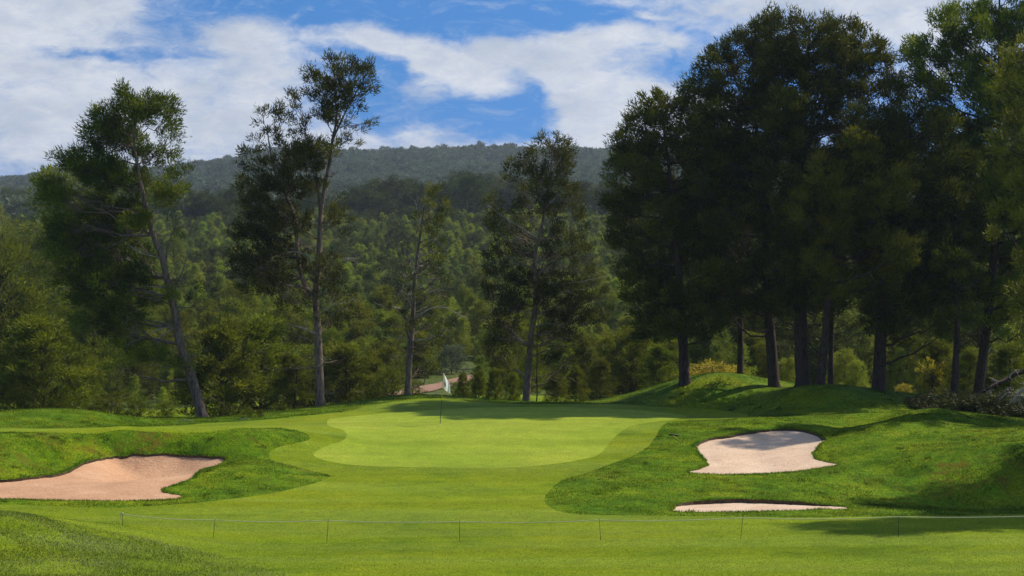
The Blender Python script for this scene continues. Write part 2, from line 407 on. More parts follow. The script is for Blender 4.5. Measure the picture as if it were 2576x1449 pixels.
px_green = [(823,1066),(829,1054),(862,1050),(922,1044),(1014,1036),(1125,1029),(1237,1025),(1385,1024),(1533,1028),(1644,1035),(1698,1041),(1728,1047),(1700,1055),(1644,1061),(1589,1071),(1552,1094),(1529,1120),(1512,1139),(1478,1153),(1385,1168),(1274,1176),(1125,1176),(940,1173),(847,1164),(796,1151),(792,1138),(821,1123),(862,1108),(873,1094),(862,1082),(832,1073)]
px_b1 = [(-250,1212),(0,1208),(51,1204),(137,1194),(181,1180),(205,1166),(239,1156),(290,1147),(376,1142),(444,1142),(513,1147),(566,1154),(533,1176),(478,1204),(427,1223),(407,1230),(412,1238),(458,1247),(427,1256),(308,1259),(137,1258),(0,1255),(-250,1253)]
px_b2 = [(1750,1122),(1756,1115),(1783,1103),(1826,1097),(1884,1087),(1962,1079),(2021,1082),(2060,1096),(2080,1104),(2058,1119),(2044,1138),(2052,1154),(2085,1163),(2108,1169),(2040,1181),(1962,1189),(1865,1193),(1767,1192),(1732,1187),(1764,1178),(1782,1167),(1767,1146)]
px_b3 = [(1697,1277),(1709,1267),(1767,1259),(1845,1255),(1923,1257),(2001,1261),(2079,1270),(2134,1278),(2079,1281),(1962,1285),(1845,1287),(1709,1287)]
px_r1 = [(-250,1085),(0,1088),(205,1090),(342,1083),(581,1079),(684,1077),(752,1084),(781,1101),(762,1111),(701,1125),(677,1142),(697,1163),(752,1176),(820,1193),(825,1202),(786,1217),(684,1241),(581,1255),(444,1269),(273,1278),(102,1272),(0,1269),(-250,1269)]
px_r2 = [(-250,1280),(0,1286),(68,1293),(147,1312),(239,1330),(342,1350),(440,1372),(550,1396),(700,1440)]
px_r3 = [(1540,1017),(1572,1019),(1689,1025),(1800,1030),(1870,1040),(1880,1047),(1845,1053),(1748,1057),(1682,1063),(1662,1076),(1650,1099),(1628,1125),(1572,1155),(1496,1183),(1422,1205),(1385,1231),(1370,1257),(1385,1277),(1441,1293),(1570,1297),(1806,1299),(2040,1302),(2352,1298),(2576,1294)]
px_r4 = [(1350,1017),(1250,1015),(1150,1006),(1060,1003),(940,1019),(870,1035),(760,1047),(640,1058),(480,1068),(380,1073),(150,1078),(0,1076),(-250,1078)]
G = resample(unproj(px_green), 0.22)
B1 = resample(unproj(px_b1), 0.2); B2 = resample(unproj(px_b2), 0.2); B3 = resample(unproj(px_b3), 0.16)
R1 = resample(np.vstack([unproj(px_r1), [[-26, 60.5], [-34, 60.5], [-34, 76], [-26, 76]]]), 0.25)
r2 = unproj(px_r2); R2 = resample(np.vstack([r2, [[-5.0, 40.5], [-3, 34], [-40, 34], [-40, 48]]]), 0.25)
r3 = unproj(px_r3); r4 = unproj(px_r4)
R3 = resample(np.vstack([r4[::-1], r3, [[24, 55.5], [40, 55.5], [60, 60], [60, 101], [0, 110], [-60, 101], [-60, 78], [-30, 78]]]), 0.3)
# roughen the sand edges a little, as turf edges are
for B in (B1, B2, B3):
    nrm = np.roll(B, -1, 0) - np.roll(B, 1, 0); nrm = unit(np.stack([nrm[:, 1], -nrm[:, 0]], -1))
    k = rng.normal(size=len(B)); k = (k + np.roll(k, 1)) * 0.5
    B += nrm * k[:, None] * 0.035

pts = []; edges = []
def addloop(Q):
    s = len(pts); pts.extend(map(tuple, Q)); m = len(Q)
    edges.extend([(s + i, s + (i + 1) % m) for i in range(m)])
for Q in (G, B1, B2, B3, R1, R3): addloop(Q)
bound = np.array(pts)
allx = []
def scatter_grid(x0, x1, y0, y1, st):
    xs = np.arange(x0, x1, st); ys = np.arange(y0, y1, st)
    X, Y = np.meshgrid(xs, ys); X = X + rng.uniform(-.25, .25, X.shape) * st; Y = Y + rng.uniform(-.25, .25, Y.shape) * st
    return np.stack([X.ravel(), Y.ravel()], -1)
fine = scatter_grid(-32, 32, 39.5, 99, 0.34)
m = (np.abs(fine[:, 0]) < fine[:, 1] * 0.315 + 1.5)
fine = fine[m]
xtra = []
for B in (B1, B2, B3):
    g = scatter_grid(B[:, 0].min(), B[:, 0].max(), B[:, 1].min(), B[:, 1].max(), 0.17)
    xtra.append(g[inside(B, g[:, 0], g[:, 1])])
xtra = np.vstack(xtra)
xtra = xtra[np.abs(xtra[:, 0]) < xtra[:, 1] * 0.32 + 1]
coarse = scatter_grid(-74, 74, -24, 113, 2.2)
m = ~((np.abs(coarse[:, 0]) < coarse[:, 1] * 0.315 + 2.0) & (coarse[:, 1] > 39) & (coarse[:, 1] < 99.5))
coarse = coarse[m & (coarse[:, 1] < 112)]
edge_pts = np.array([(x, y) for x in np.arange(-76, 76.1, 2) for y in (-26, 113)] + [(x, y) for x in (-76, 76) for y in np.arange(-24, 113, 2)])
inner = np.vstack([fine, xtra, coarse])
# keep scattered points off the loops
cell = {}
for bx, by in bound: cell.setdefault((int(bx // 0.5), int(by // 0.5)), []).append((bx, by))
keep = np.ones(len(inner), bool)
for i, (x, y) in enumerate(inner):
    cx, cy = int(x // 0.5), int(y // 0.5)
    for a in (-1, 0, 1):
        for b in (-1, 0, 1):
            for (bx, by) in cell.get((cx + a, cy + b), ()):
                if (bx - x) ** 2 + (by - y) ** 2 < 0.0081: keep[i] = False; break
inner = inner[keep]
allp = np.vstack([bound, inner, edge_pts])
res = delaunay_2d_cdt([Vector(p) for p in allp], edges, [], 0, 1e-5)
TV = np.array([(v.x, v.y) for v in res[0]]); TF = np.array([f for f in res[2] if len(f) == 3], dtype=np.int32)
cen = TV[TF].mean(1)
a_ = TV[TF[:, 1]] - TV[TF[:, 0]]; b_ = TV[TF[:, 2]] - TV[TF[:, 0]]
flip = (a_[:, 0] * b_[:, 1] - a_[:, 1] * b_[:, 0]) < 0
TF[flip] = TF[flip][:, ::-1]
reg = np.zeros(len(TF), int)
cx, cy = cen[:, 0], cen[:, 1]
for k, Q in ((1, R1), (1, R3), (2, G), (3, B1), (4, B2), (5, B3)):
    reg[inside(Q, cx, cy)] = k
# collar: mown band round the green
TZ = zg(TV[:, 0], TV[:, 1])
eps = 0.05
gx = (zg(TV[:, 0] + eps, TV[:, 1]) - zg(TV[:, 0] - eps, TV[:, 1])) / (2 * eps)
gy = (zg(TV[:, 0], TV[:, 1] + eps) - zg(TV[:, 0], TV[:, 1] - eps)) / (2 * eps)
TN = unit(np.stack([-gx, -gy, np.ones_like(gx)], -1))
# fine unevenness of rough
hump = (np.sin(TV[:, 0] * 2.1 + 1.7 * np.sin(TV[:, 1] * 0.9)) * np.sin(TV[:, 1] * 1.7 + 1.3 * np.sin(TV[:, 0] * 1.3)))
rv = np.zeros(len(TV)); rv[np.unique(TF[reg == 1])] = 1; rv[np.unique(TF[reg != 1])] = 0
TZ2 = TZ + rv * hump * 0.018
V3 = np.column_stack([TV, TZ2])

def region_mesh(name, mask, mat, normals=True):
    f = TF[mask]; u, inv = np.unique(f, return_inverse=True)
    me = mesh_from(name, V3[u], inv.reshape(-1, 3), True, [mat])
    if normals: me.normals_split_custom_set_from_vertices(TN[u].tolist())
    return me
tag(link('fairway', region_mesh('fairway', reg == 0, M['fairway'])), 'smooth mown fairway and apron sweeping up round the putting green', 'fairway', kind='structure')
tag(link('putting_green', region_mesh('putting_green', reg == 2, M['green'])), 'pale yellow green close mown putting green with curved outline', 'putting green', kind='structure')
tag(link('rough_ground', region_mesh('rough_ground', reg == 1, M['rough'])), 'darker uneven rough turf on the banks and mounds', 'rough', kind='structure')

def sand_pit(k, B, name, mat, label, lip_front, lip_back, dip):
    f = TF[reg == k]; u, inv = np.unique(f, return_inverse=True); inv = inv.reshape(-1, 3)
    # lip depth by how far the edge is to the back (+y) of the pit
    d = dist_poly(B[::2], TV[u, 0], TV[u, 1])
    ymid = np.interp(TV[u, 0], *(lambda xs: (xs, [0.5 * (B[np.abs(B[:, 0] - x) < 1.2][:, 1].min() + B[np.abs(B[:, 0] - x) < 1.2][:, 1].max()) for x in xs]))(np.linspace(B[:, 0].min() + .3, B[:, 0].max() - .3, 24)))
    back = smooth(-0.6, 1.2, TV[u, 1] - ymid)
    drop = lip_front + (lip_back - lip_front) * back + dip * smooth(0, 3.5, d)
    z = TZ[u] - drop + 0.008 * np.sin(TV[u, 0] * 3 + np.sin(TV[u, 1] * 2)) * smooth(0, .5, d) + rng.normal(0, 0.004, len(u))
    vs = np.column_stack([TV[u], z])
    o = link(name, mesh_from(name, vs, inv, True, [mat])); tag(o, label, 'bunker', kind='structure')
    # turf wall
    allf = TF[reg == k]
    e = np.vstack([allf[:, [0, 1]], allf[:, [1, 2]], allf[:, [2, 0]]])
    key = {(a, b) for a, b in e.tolist()}
    be = np.array([(a, b) for (a, b) in key if (b, a) not in key])
    mp = {v: i for i, v in enumerate(u.tolist())}
    top = V3[be] ; low = np.array([[vs[mp[a]], vs[mp[b]]] for a, b in be.tolist()])
    low[:, :, 2] -= 0.03
    W = np.concatenate([top[:, 0], top[:, 1], low[:, 1], low[:, 0]])
    nb = len(be); q = np.stack([np.arange(nb), np.arange(nb) + nb, np.arange(nb) + 2 * nb, np.arange(nb) + 3 * nb], -1)
    return W, q
walls = []
walls.append(sand_pit(3, B1, 'sand_bunker', M['sand'], 'wide tan sand bunker under the grass bank by the left edge', 0.02, 0.10, 0.14))
walls.append(sand_pit(4, B2, 'sand_bunker', M['palesand'], 'pale rounded sand bunker half shaded below the right mounds', 0.015, 0.10, 0.10))
walls.append(sand_pit(5, B3, 'sand_bunker', M['palesand'], 'narrow crescent sand bunker with overhanging turf lip beside the fairway', 0.01, 0.14, 0.02))
off = 0; WV = []; WQ = []
for W, q in walls: WV.append(W); WQ.append(q + off); off += len(W)
tag(link('soil_ground', mesh_from('soil_ground', np.concatenate(WV), np.concatenate(WQ), False, [M['soil']])), 'dark soil face cut under the turf round the bunkers', 'soil', kind='structure')

# far ground
ys = np.concatenate([np.arange(113, 200, 1.5), np.arange(200, 480, 5), np.arange(480, 1800, 14), [1900, 2100, 2400, 2600]])
nx = 240
t = np.linspace(-1, 1, nx)
X = t[None, :] * (76 + (ys[:, None] - 113) * 0.72); Y = np.broadcast_to(ys[:, None], X.shape)
Z = zfar(X, Y); Z[0] = zg(X[0], Y[0]) ; 
i = np.arange(len(ys) - 1)[:, None] * nx + np.arange(nx - 1)[None]
q = np.stack([i, i + 1, i + nx + 1, i + nx], -1).reshape(-1, 4)
tag(link('hillside', mesh_from('hillside', np.stack([X, Y, Z], -1).reshape(-1, 3), q, True, [M['hill']])), 'scrubby ground of the valley and wooded hills beyond the course', 'hillside', kind='structure')

# dirt path beyond the crest
pc = resample(np.array([P(U, 900, D)[:2] for U, D in ((960, 112), (1030, 117), (1075, 126), (1110, 135), (1150, 142), (1210, 148))]), 0.8, False)
pd = unit(np.gradient(pc, axis=0)); pn = np.stack([-pd[:, 1], pd[:, 0]], -1)
rows = []
for s in np.linspace(-1.15, 1.15, 7):
    q_ = pc + pn * s
    rows.append(np.column_stack([q_, zg(q_[:, 0], q_[:, 1]) + 0.10 - 0.03 * abs(s)]))
R = np.stack(rows, 1); kk = R.shape[0]
i = np.arange(kk - 1)[:, None] * 7 + np.arange(6)[None]
tag(link('dirt_path', mesh_from('dirt_path', R.reshape(-1, 3), np.stack([i, i + 7, i + 8, i + 1], -1).reshape(-1, 4), True, [M['dirt']])), 'reddish dirt track climbing away behind the flag', 'path', kind='structure')

# ------------------------------------------------------------------ blades of rough grass
def blades(name, xs, ys, h, w, mat, label, lean=0.5, zoff=-0.005):
    z = zg(xs, ys); n = len(xs)
    c = np.column_stack([xs, ys, z + zoff])
    th = rng.uniform(0, 2 * math.pi, n); hh = h * rng.uniform(0.55, 1.3, n); ww = w * rng.uniform(0.7, 1.3, n)
    side = np.column_stack([np.cos(th), np.sin(th), np.zeros(n)]) * ww[:, None] * 0.5
    le = rng.normal(0, lean, (n, 2)) * hh[:, None]
    tip = c + np.column_stack([le, hh])
    v = np.stack([c - side, c + side, tip], 1).reshape(-1, 3)
    f = np.arange(3 * n).reshape(-1, 3)
    me = mesh_from(name, v, f, False, [mat])
    tn = 0.5 + 0.15 * rng.normal(size=n) + 0.25 * np.sin(xs * 1.1 + 2 * np.sin(ys * .8)) * np.sin(ys * 1.3 + xs * .3)
    fattr(me, 'tint', np.repeat(np.clip(tn, 0, 1), 3))
    e_ = 0.15; gxx = (zg(xs + e_, ys) - zg(xs - e_, ys)) / (2 * e_); gyy = (zg(xs, ys + e_) - zg(xs, ys - e_)) / (2 * e_)
    nn = unit(unit(np.column_stack([-gxx, -gyy, np.ones(n)])) + rng.normal(0, .28, (n, 3)))
    me.normals_split_custom_set_from_vertices(np.repeat(nn, 3, 0).tolist())
    tag(link(name, me), label, 'grass', kind='stuff')
M['blade'] = leaf_mat('rough_blades', (0.045, 0.125, 0.0008), (0.105, 0.185, 0.0015), (0.22, 0.24, 0.008), trans=0.4)
M['blade_blue'] = leaf_mat('foreground_blades', (0.09, 0.20, 0.012), (0.20, 0.31, 0.04), (0.50, 0.58, 0.26), trans=0.4)
def sample_tri(mask, dens, vis=True):
    f = TF[mask]; p = TV[f]
    c = p.mean(1)
    if vis:
        ok = (np.abs(c[:, 0]) < c[:, 1] * 0.31 + 1) & (c[:, 1] > 39.5) & (c[:, 1] < 99); p = p[ok]; c = c[ok]
    ar = 0.5 * np.abs((p[:, 1, 0] - p[:, 0, 0]) * (p[:, 2, 1] - p[:, 0, 1]) - (p[:, 1, 1] - p[:, 0, 1]) * (p[:, 2, 0] - p[:, 0, 0]))
    k = rng.poisson(ar * dens(c[:, 0], c[:, 1]))
    q = np.repeat(p, k, 0); u = rng.random((len(q), 2)); s = u.sum(1) > 1; u[s] = 1 - u[s]
    r = q[:, 0] + u[:, :1] * (q[:, 1] - q[:, 0]) + u[:, 1:] * (q[:, 2] - q[:, 0])
    return r[:, 0], r[:, 1]
inR2 = inside(R2, cx, cy)
x_, y_ = sample_tri((reg == 1) & ~inR2, lambda x, y: 330 * (0.5 + 0.8 * (np.sin(x * 1.9 + np.sin(y * 1.1)) * np.sin(y * 2.3 + x * .4) > 0.0)))
blades('rough_grass', x_, y_, 0.05, 0.020, M['blade'], 'tufted longer grass blades on the banks and mounds')
x_, y_ = sample_tri(inR2, lambda x, y: 900 * smooth(-4.5, -11.5, x + (y - 44) * .35) * (0.45 + 0.75 * (np.sin(x * 1.4 + 2 * np.sin(y * 0.7)) * np.sin(y * 1.9 + x * .5) > -.25)))
blades('foreground_grass', x_, y_, 0.050, 0.015, M['blade_blue'], 'coarse glossy grass blades of the near left corner', lean=0.6)
# fringe of turf hanging round each bunker
fx = []; fy = []
for B in (B1, B2, B3):
    for rep in range(60):
        j = rng.normal(0.05, 0.06, len(B))
        nrm = np.roll(B, -1, 0) - np.roll(B, 1, 0); nrm = unit(np.stack([nrm[:, 1], -nrm[:, 0]], -1))
        area = np.sum(B[:, 0] * np.roll(B[:, 1], -1) - np.roll(B[:, 0], -1) * B[:, 1])
        sgn = 1 if area > 0 else -1
        tg = unit(np.roll(B, -1, 0) - np.roll(B, 1, 0)); ph = np.arange(len(B))
        cl = (np.sin(ph * .37 + np.sin(ph * .11) * 3) * np.sin(ph * .083 + 1) + rng.normal(0, .5, len(B))) > -.15
        qd = (B + nrm * sgn * (np.abs(j) * 1.1 - .01)[:, None] + tg * rng.uniform(-.12, .12, (len(B), 1)) + rng.normal(0, .02, B.shape))[cl]
        fx.append(qd[:, 0]); fy.append(qd[:, 1])
fx = np.concatenate(fx); fy = np.concatenate(fy); ok = np.abs(fx) < fy * 0.315 + 1
blades('bunker_edge_grass', fx[ok], fy[ok], 0.07, 0.022, M['blade'], 'ragged fringe of grass along the bunker edges', lean=0.7)
cl_x = rng.uniform(-22, 22, 420); cl_y = rng.uniform(56, 92, 420)
ok = (inside(R1, cl_x, cl_y) | inside(R3, cl_x, cl_y)) & ~inside(B1, cl_x, cl_y) & ~inside(B2, cl_x, cl_y) & ~inside(B3, cl_x, cl_y) & (np.abs(cl_x) < cl_y * .31)
cl_x = cl_x[ok]; cl_y = cl_y[ok]
kx = np.repeat(cl_x, 46) + rng.normal(0, .11, len(cl_x) * 46); ky = np.repeat(cl_y, 46) + rng.normal(0, .11, len(cl_x) * 46)
blades('weed_clumps', kx, ky, 0.085, 0.03, M['blade'], 'scattered darker clumps of taller grass in the rough', lean=0.7)
# speckle of short leaf tips on the fairway
x_, y_ = sample_tri(reg == 0, lambda x, y: np.interp(y, [40, 50, 60, 75], [620, 330, 120, 0]))
M['blade_fair'] = leaf_mat('fairway_blades', (0.12, 0.19, 0.002), (0.18, 0.24, 0.004), (0.32, 0.37, 0.05), trans=0.4)
blades('fairway_grass', x_, y_, 0.022, 0.016, M['blade_fair'], 'short mown leaf tips on the near fairway', lean=0.8)

# ------------------------------------------------------------------ trees
M['bark'] = bark_mat('pine_bark', (0.055, 0.038, 0.028), (0.22, 0.150, 0.118))
M['bark_red'] = bark_mat('reddish_pine_bark', (0.022, 0.014, 0.010), (0.085, 0.055, 0.042))
M['dead'] = bark_mat('bare_weathered_wood', (0.16, 0.13, 0.11), (0.42, 0.36, 0.32), 12)
M['needle'] = leaf_mat('pine_needles', (0.034, 0.050, 0.002), (0.092, 0.120, 0.004), (0.25, 0.25, 0.012), trans=0.35)
M['needle_grey'] = leaf_mat('olive_grey_needles', (0.036, 0.044, 0.004), (0.090, 0.104, 0.009), (0.20, 0.205, 0.022), trans=0.35)
M['needle_dark'] = leaf_mat('dark_pine_needles', (0.030, 0.036, 0.002), (0.075, 0.085, 0.004), (0.20, 0.195, 0.012), trans=0.33)
M['needle_young'] = leaf_mat('young_pine_needles', (0.15, 0.19, 0.014), (0.255, 0.30, 0.024), (0.36, 0.38, 0.04), trans=0.45, wscale=0.045, wcol=(0.15, 0.195, 0.03))
M['needle_near'] = leaf_mat('near_young_pine_needles', (0.058, 0.078, 0.003), (0.145, 0.172, 0.007), (0.30, 0.30, 0.018), trans=0.44)
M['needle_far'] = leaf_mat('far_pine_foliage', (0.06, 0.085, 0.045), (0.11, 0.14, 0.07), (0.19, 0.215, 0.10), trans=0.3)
M['umbrella'] = leaf_mat('umbrella_pine_foliage', (0.040, 0.054, 0.006), (0.072, 0.090, 0.010), (0.13, 0.145, 0.018), trans=0.28)
M['yellow'] = leaf_mat('yellow_shrub_foliage', (0.08, 0.09, 0.01), (0.26, 0.21, 0.02), (0.55, 0.42, 0.04), trans=0.35)
M['silver'] = leaf_mat('silvery_shrub_foliage', (0.05, 0.065, 0.035), (0.10, 0.12, 0.065), (0.17, 0.19, 0.11), trans=0.25)
M['cone'] = plain_mat('pine_cones', (0.035, 0.022, 0.015), 0.9)
M['brush'] = leaf_mat('cut_brush_needles', (0.022, 0.030, 0.004), (0.050, 0.062, 0.008), (0.10, 0.105, 0.02), trans=0.2)

def ball(n):
    v = unit(rng.normal(size=(n, 3)))
    return v * (rng.random((n, 1)) ** 0.45)

def leaves(centers, dirs, rad, per, L, W, tint, spread=0.8, up=0.25):
    """needle tufts: slim triangles round each clump centre"""
    k = len(centers)
    c = np.repeat(centers, per, 0); d = np.repeat(dirs, per, 0); n = len(c)
    rr = np.repeat(rad, per)[:, None] if np.ndim(rad) else rad
    b = ball(n)
    pos = c + b * rr * np.array([1, 1, 0.8]) + d * rr * rng.uniform(-.3, .6, (n, 1))
    dr = unit(d * 0.7 + b * 0.7 + rng.normal(size=(n, 3)) * spread * 0.6 + np.array([0, 0, up]))
    s = unit(np.cross(dr, rng.normal(size=(n, 3))))
    l = L * rng.uniform(0.6, 1.35, (n, 1)); w = W * rng.uniform(0.7, 1.3, (n, 1)) * 0.5
    v = np.stack([pos - s * w, pos + s * w, pos + dr * l], 1).reshape(-1, 3)
    tt = np.repeat(tint, per) + rng.normal(0, 0.10, n)
    return v, np.repeat(np.clip(tt, 0, 1), 3)

def cones(centers, size=0.05):
    o = np.array([[1, 0, 0], [-1, 0, 0], [0, 1, 0], [0, -1, 0], [0, 0, 1.5], [0, 0, -1.2]]) * size
    v = (centers[:, None] + o[None]).reshape(-1, 3)
    f = np.array([[0, 2, 4], [2, 1, 4], [1, 3, 4], [3, 0, 4], [2, 0, 5], [1, 2, 5], [3, 1, 5], [0, 3, 5]])
    return v, (f[None] + (np.arange(len(centers)) * 6)[:, None, None]).reshape(-1, 3)

def crown_obj(name, parts, mat, parent=None, cone_pts=None):
    v = np.concatenate([p[0] for p in parts]); t = np.concatenate([p[1] for p in parts])
    f = np.arange(len(v)).reshape(-1, 3); mi = np.zeros(len(f), int); mats = [mat]
    if cone_pts is not None and len(cone_pts):
        cv, cf = cones(cone_pts); f = np.vstack([f, cf + len(v)]); mi = np.concatenate([mi, np.ones(len(cf), int)])
        v = np.vstack([v, cv]); t = np.concatenate([t, np.zeros(len(cv))]); mats.append(M['cone'])
    me = mesh_from(name, v, f, False, mats, mi); fattr(me, 'tint', t)
    return me

def polyline_at(pl, t):
    pl = np.asarray(pl); s = np.concatenate([[0], np.cumsum(np.linalg.norm(np.diff(pl, axis=0), axis=1))]); s /= s[-1]
    return np.array([np.interp(t, s, pl[:, k]) for k in range(3)]).T

def wob(a, b, k, amp, sag=0.0):
    t = np.linspace(0, 1, k)[:, None]
    p = a * (1 - t) + b * t
    L = np.linalg.norm(b - a)
    o = rng.normal(0, amp * L, (k, 3)) * (np.sin(t * math.pi))
    p = p + o; p[:, 2] += (-sag * L * np.sin(t[:, 0] * math.pi))
    return p

def big_tree(name, label, cat, trunk_px, D, w_px, blobs, mat, bark, group=None, stems=(), dead=(), dens=1.0, per=60, L=0.21, W=0.052, crad=0.42, bright=0.5, ncone=60, lean_y=0.0, twigs=1.0, bare=0):
    """trunk_px: (U,V) up the trunk; blobs: (U,V,ru,rv,density[,tint shift[,depth]]) in photo pixels at depth D"""
    tp = np.array([P(u, v, D) for u, v in trunk_px], float)
    g0 = zat(tp[0, 0], D)
    base = tp[0].copy(); base[2] = g0
    tp[0, 2] = g0 - 0.12
    k = len(tp)
    off = np.concatenate([[0], np.cumsum(rng.normal(0, 0.12, k - 1))]); tp[:, 1] += off
    root = bpy.data.objects.new(name, None); COL.objects.link(root); root.location = base
    tag(root, label, cat, group)
    r0 = w_px / 2 * D / F
    tt = np.linspace(0, 1, 26)
    # smooth trunk
    cr = resample(np.column_stack([tp]), 0.4, False)
    s = np.linspace(0, 1, len(cr))
    H = cr[-1, 2] - cr[0, 2]
    rad = r0 * (1 - 0.88 * s ** 1.1) * (1 + 0.35 * np.exp(-s * H / 0.35))
    rad *= 1 + 0.03 * rng.normal(size=len(s))
    T = Soup(); T.tube(cr - base, rad, 12)
    trunk_lines = [(cr, rad)]
    for st, wpx in stems:
        q = np.array([P(u, v, D) for u, v in st], float)
        j = np.argmin(np.abs(cr[:, 2] - q[0, 2])); q[0] = cr[j]
        q[1:, 1] += cr[j, 1] - D + np.cumsum(rng.normal(0, .15, len(q) - 1))
        q = resample(q, 0.4, False); rr = wpx / 2 * D / F * (1 - 0.8 * np.linspace(0, 1, len(q)))
        T.tube(q - base, rr, 9); trunk_lines.append((q, rr))
    tr = link('trunk', T.mesh('trunk', [bark]), root)
    TL = np.concatenate([t[0] for t in trunk_lines]); TR = np.concatenate([t[1] for t in trunk_lines])
    Bw = Soup(); parts = []; cpts = []
    pxm = D / F
    for bl in blobs:
        u, v, ru, rv, de = bl[:5]; ts = bl[5] if len(bl) > 5 else 0.0
        rx, rz = ru * pxm * 1.12, rv * pxm * 1.12; ry = max(0.5 * (rx + rz), 0.7) * 1.1
        dy = bl[6] if len(bl) > 6 else rng.uniform(-1, 1) * 2.0
        c = P(u, v, D); 
        dist = np.min(np.linalg.norm((TL - c)[:, [0, 2]], axis=1))
        c[1] += dy * min(1.0, 0.45 + dist * 0.25)
        # limb from trunk, starting lower than the blob
        tgt = c + np.array([0, 0, -0.45 * dist - 0.3])
        cand = np.linalg.norm(TL - tgt, axis=1) + (TL[:, 2] > c[2] + 0.3) * 50
        j = int(np.argmin(cand)); a = TL[j]
        llen = np.linalg.norm(c - a)
        limb = wob(a, c, 7, 0.05, 0.08 if c[2] > a[2] + .5 else -0.05)
        lr = max(0.02, min(TR[j] * 0.55, 0.018 + 0.016 * llen))
        Bw.tube(limb - base, np.linspace(lr, 0.014, 7), 5)
        nc = max(3, int(rx * rz * 22.0 * de * dens))
        b = unit(rng.normal(size=(nc, 3))) * (rng.random((nc, 1)) ** 0.36)
        cc = c + b * np.array([rx, ry, rz]) * 0.95
        dirs = unit(unit(cc - a) * 0.7 + b * 0.5 + np.array([0, 0, 0.35]))
        tint = np.clip(bright + ts + rng.normal(0, 0.20, nc), 0, 1)
        parts.append(leaves(cc, dirs, crad * rng.uniform(0.6, 1.15, nc), per, L, W, tint))
        # twigs to the clumps
        for q in cc[: int(nc * twigs)]:
            jj = rng.integers(3, 7)
            Bw.tube(wob(limb[jj], q, 4, 0.07) - base, np.linspace(0.018, 0.007, 4), 3, False)
        cpts.append(cc[rng.random(nc) < 0.25] + rng.normal(0, 0.15, (np.count_nonzero(np.ones(1)) , 3)))
    for _ in range(bare):     # bare side twigs along the trunk
        j = int(rng.uniform(0.1, 0.7) * len(cr)); a = cr[j]
        th = rng.uniform(0, 2 * math.pi); Lb = rng.uniform(0.8, 2.6)
        e = a + np.array([math.cos(th) * Lb, math.sin(th) * Lb, rng.uniform(-0.1, 0.7) * Lb])
        br = wob(a, e, 6, 0.06); Bw.tube(br - base, np.linspace(0.03, 0.008, 6), 4, False)
        for _k in range(7):
            p0 = br[rng.integers(2, 6)]; Bw.tube(wob(p0, p0 + unit(e - a + rng.normal(0, .8, 3) * Lb) * rng.uniform(.3, 1.0), 4, 0.08) - base, np.linspace(0.013, 0.005, 4), 3, False)
    link('branches', Bw.mesh('branches', [bark]), root)
    allv = [(p[0] - base, p[1]) for p in parts]
    cpn = np.concatenate(cpts); rng.shuffle(cpn); cpn = cpn[:ncone] - base
    me = crown_obj('crown', allv, mat, cone_pts=cpn)
    link('crown', me, root)
    for st, wpx in dead:
        Dw = Soup()
        q = np.array([P(u, v, D) for u, v in st], float)
        j = np.argmin(np.linalg.norm((TL - q[0])[:, [0, 2]], axis=1)); dy = rng.uniform(-1.5, 0.3)
        tS = np.linspace(0, 1, len(q)); q[:, 1] = TL[j, 1] + dy * tS; q[0] = TL[j]
        q = resample(q, 0.25, False); rr = wpx / 2 * pxm * (1 - 0.8 * np.linspace(0, 1, len(q)))
        Dw.tube(q - base, np.maximum(rr, 0.008), 6)
        for _k in range(6):
            p0 = q[rng.integers(len(q) // 3, len(q))]
            Dw.tube(wob(p0, p0 + unit(q[-1] - q[0] + rng.normal(0, 0.7, 3)) * rng.uniform(.25, .9), 5, 0.08) - base, np.linspace(0.016, 0.005, 5), 3, False)
        link('dead_branch', Dw.mesh('dead_branch', [M['dead']]), root)
    return root

# -- leaning pine, far left
k1 = lambda L_: [(x * .6514, 188.7 + y * .6514) + tuple(r) for x, y, *r in L_]
def blobk(L_, f): return [(f[0] + x * f[2], f[1] + y * f[2], a * f[2], b * f[2]) + tuple(r) for x, y, a, b, *r in L_]
def ptk(L_, f): return [(f[0] + x * f[2], f[1] + y * f[2]) for x, y in L_]
f1 = (0, 188.7, .6514); f2 = (566, 94.3, .6941); f3 = (1132, 314.5, .5427); f4 = (943.4, 440.3, .4341)
b1 = [(500,95,45,45,1),(515,150,55,50,1),(580,140,55,60,1.1,.1),(640,130,45,50,.9),(675,170,28,50,.8),(420,165,55,55,1.2),(400,230,70,60,1.3,-.1),(480,240,80,70,1.3,-.1),(650,250,45,70,.45),(570,300,60,60,.6),(360,285,40,40,1),(295,300,28,25,1),(290,340,40,35,1),(350,370,70,50,1.3,-.1),(430,390,90,70,1.3,-.2),(540,420,80,50,1,.1),(650,350,60,50,.4),(680,440,60,60,.5,.1),(660,480,50,40,.8,.25),(175,405,35,28,1.1),(215,440,45,35,1.2),(250,480,60,45,1.2),(330,500,80,50,1.2,-.1),(440,510,100,50,1.2,-.2),(185,560,35,40,.9),(250,580,70,50,1),(350,590,90,50,1,.05),(450,600,90,45,1,.05),(540,580,60,35,1.1,.25,-1.5),(560,560,40,25,1,.25,-1.8),(240,660,70,60,.9),(350,680,100,60,1,-.1),(480,690,90,60,1,-.25),(280,760,70,60,1,-.1),(400,780,100,60,1.1,-.25),(520,780,80,50,1,-.25),(340,860,80,50,.9,-.15),(450,870,100,60,1,-.2),(560,860,70,40,.8,.0),(430,800,60,30,.8,.2,-2),(390,960,90,40,.6,-.1),(500,960,90,50,.7,-.2),(560,1095,75,25,.9,.2,-1),(500,1050,70,30,.6,.1),(620,1070,60,30,.8,.2,-1.2),(700,1115,45,25,.9,.25,-.8),(670,850,30,25,1,.2,-1),(440,1120,70,25,.4,.1),(740,1090,30,25,.5,.2),(690,600,35,60,.15),(740,850,45,70,.15)]
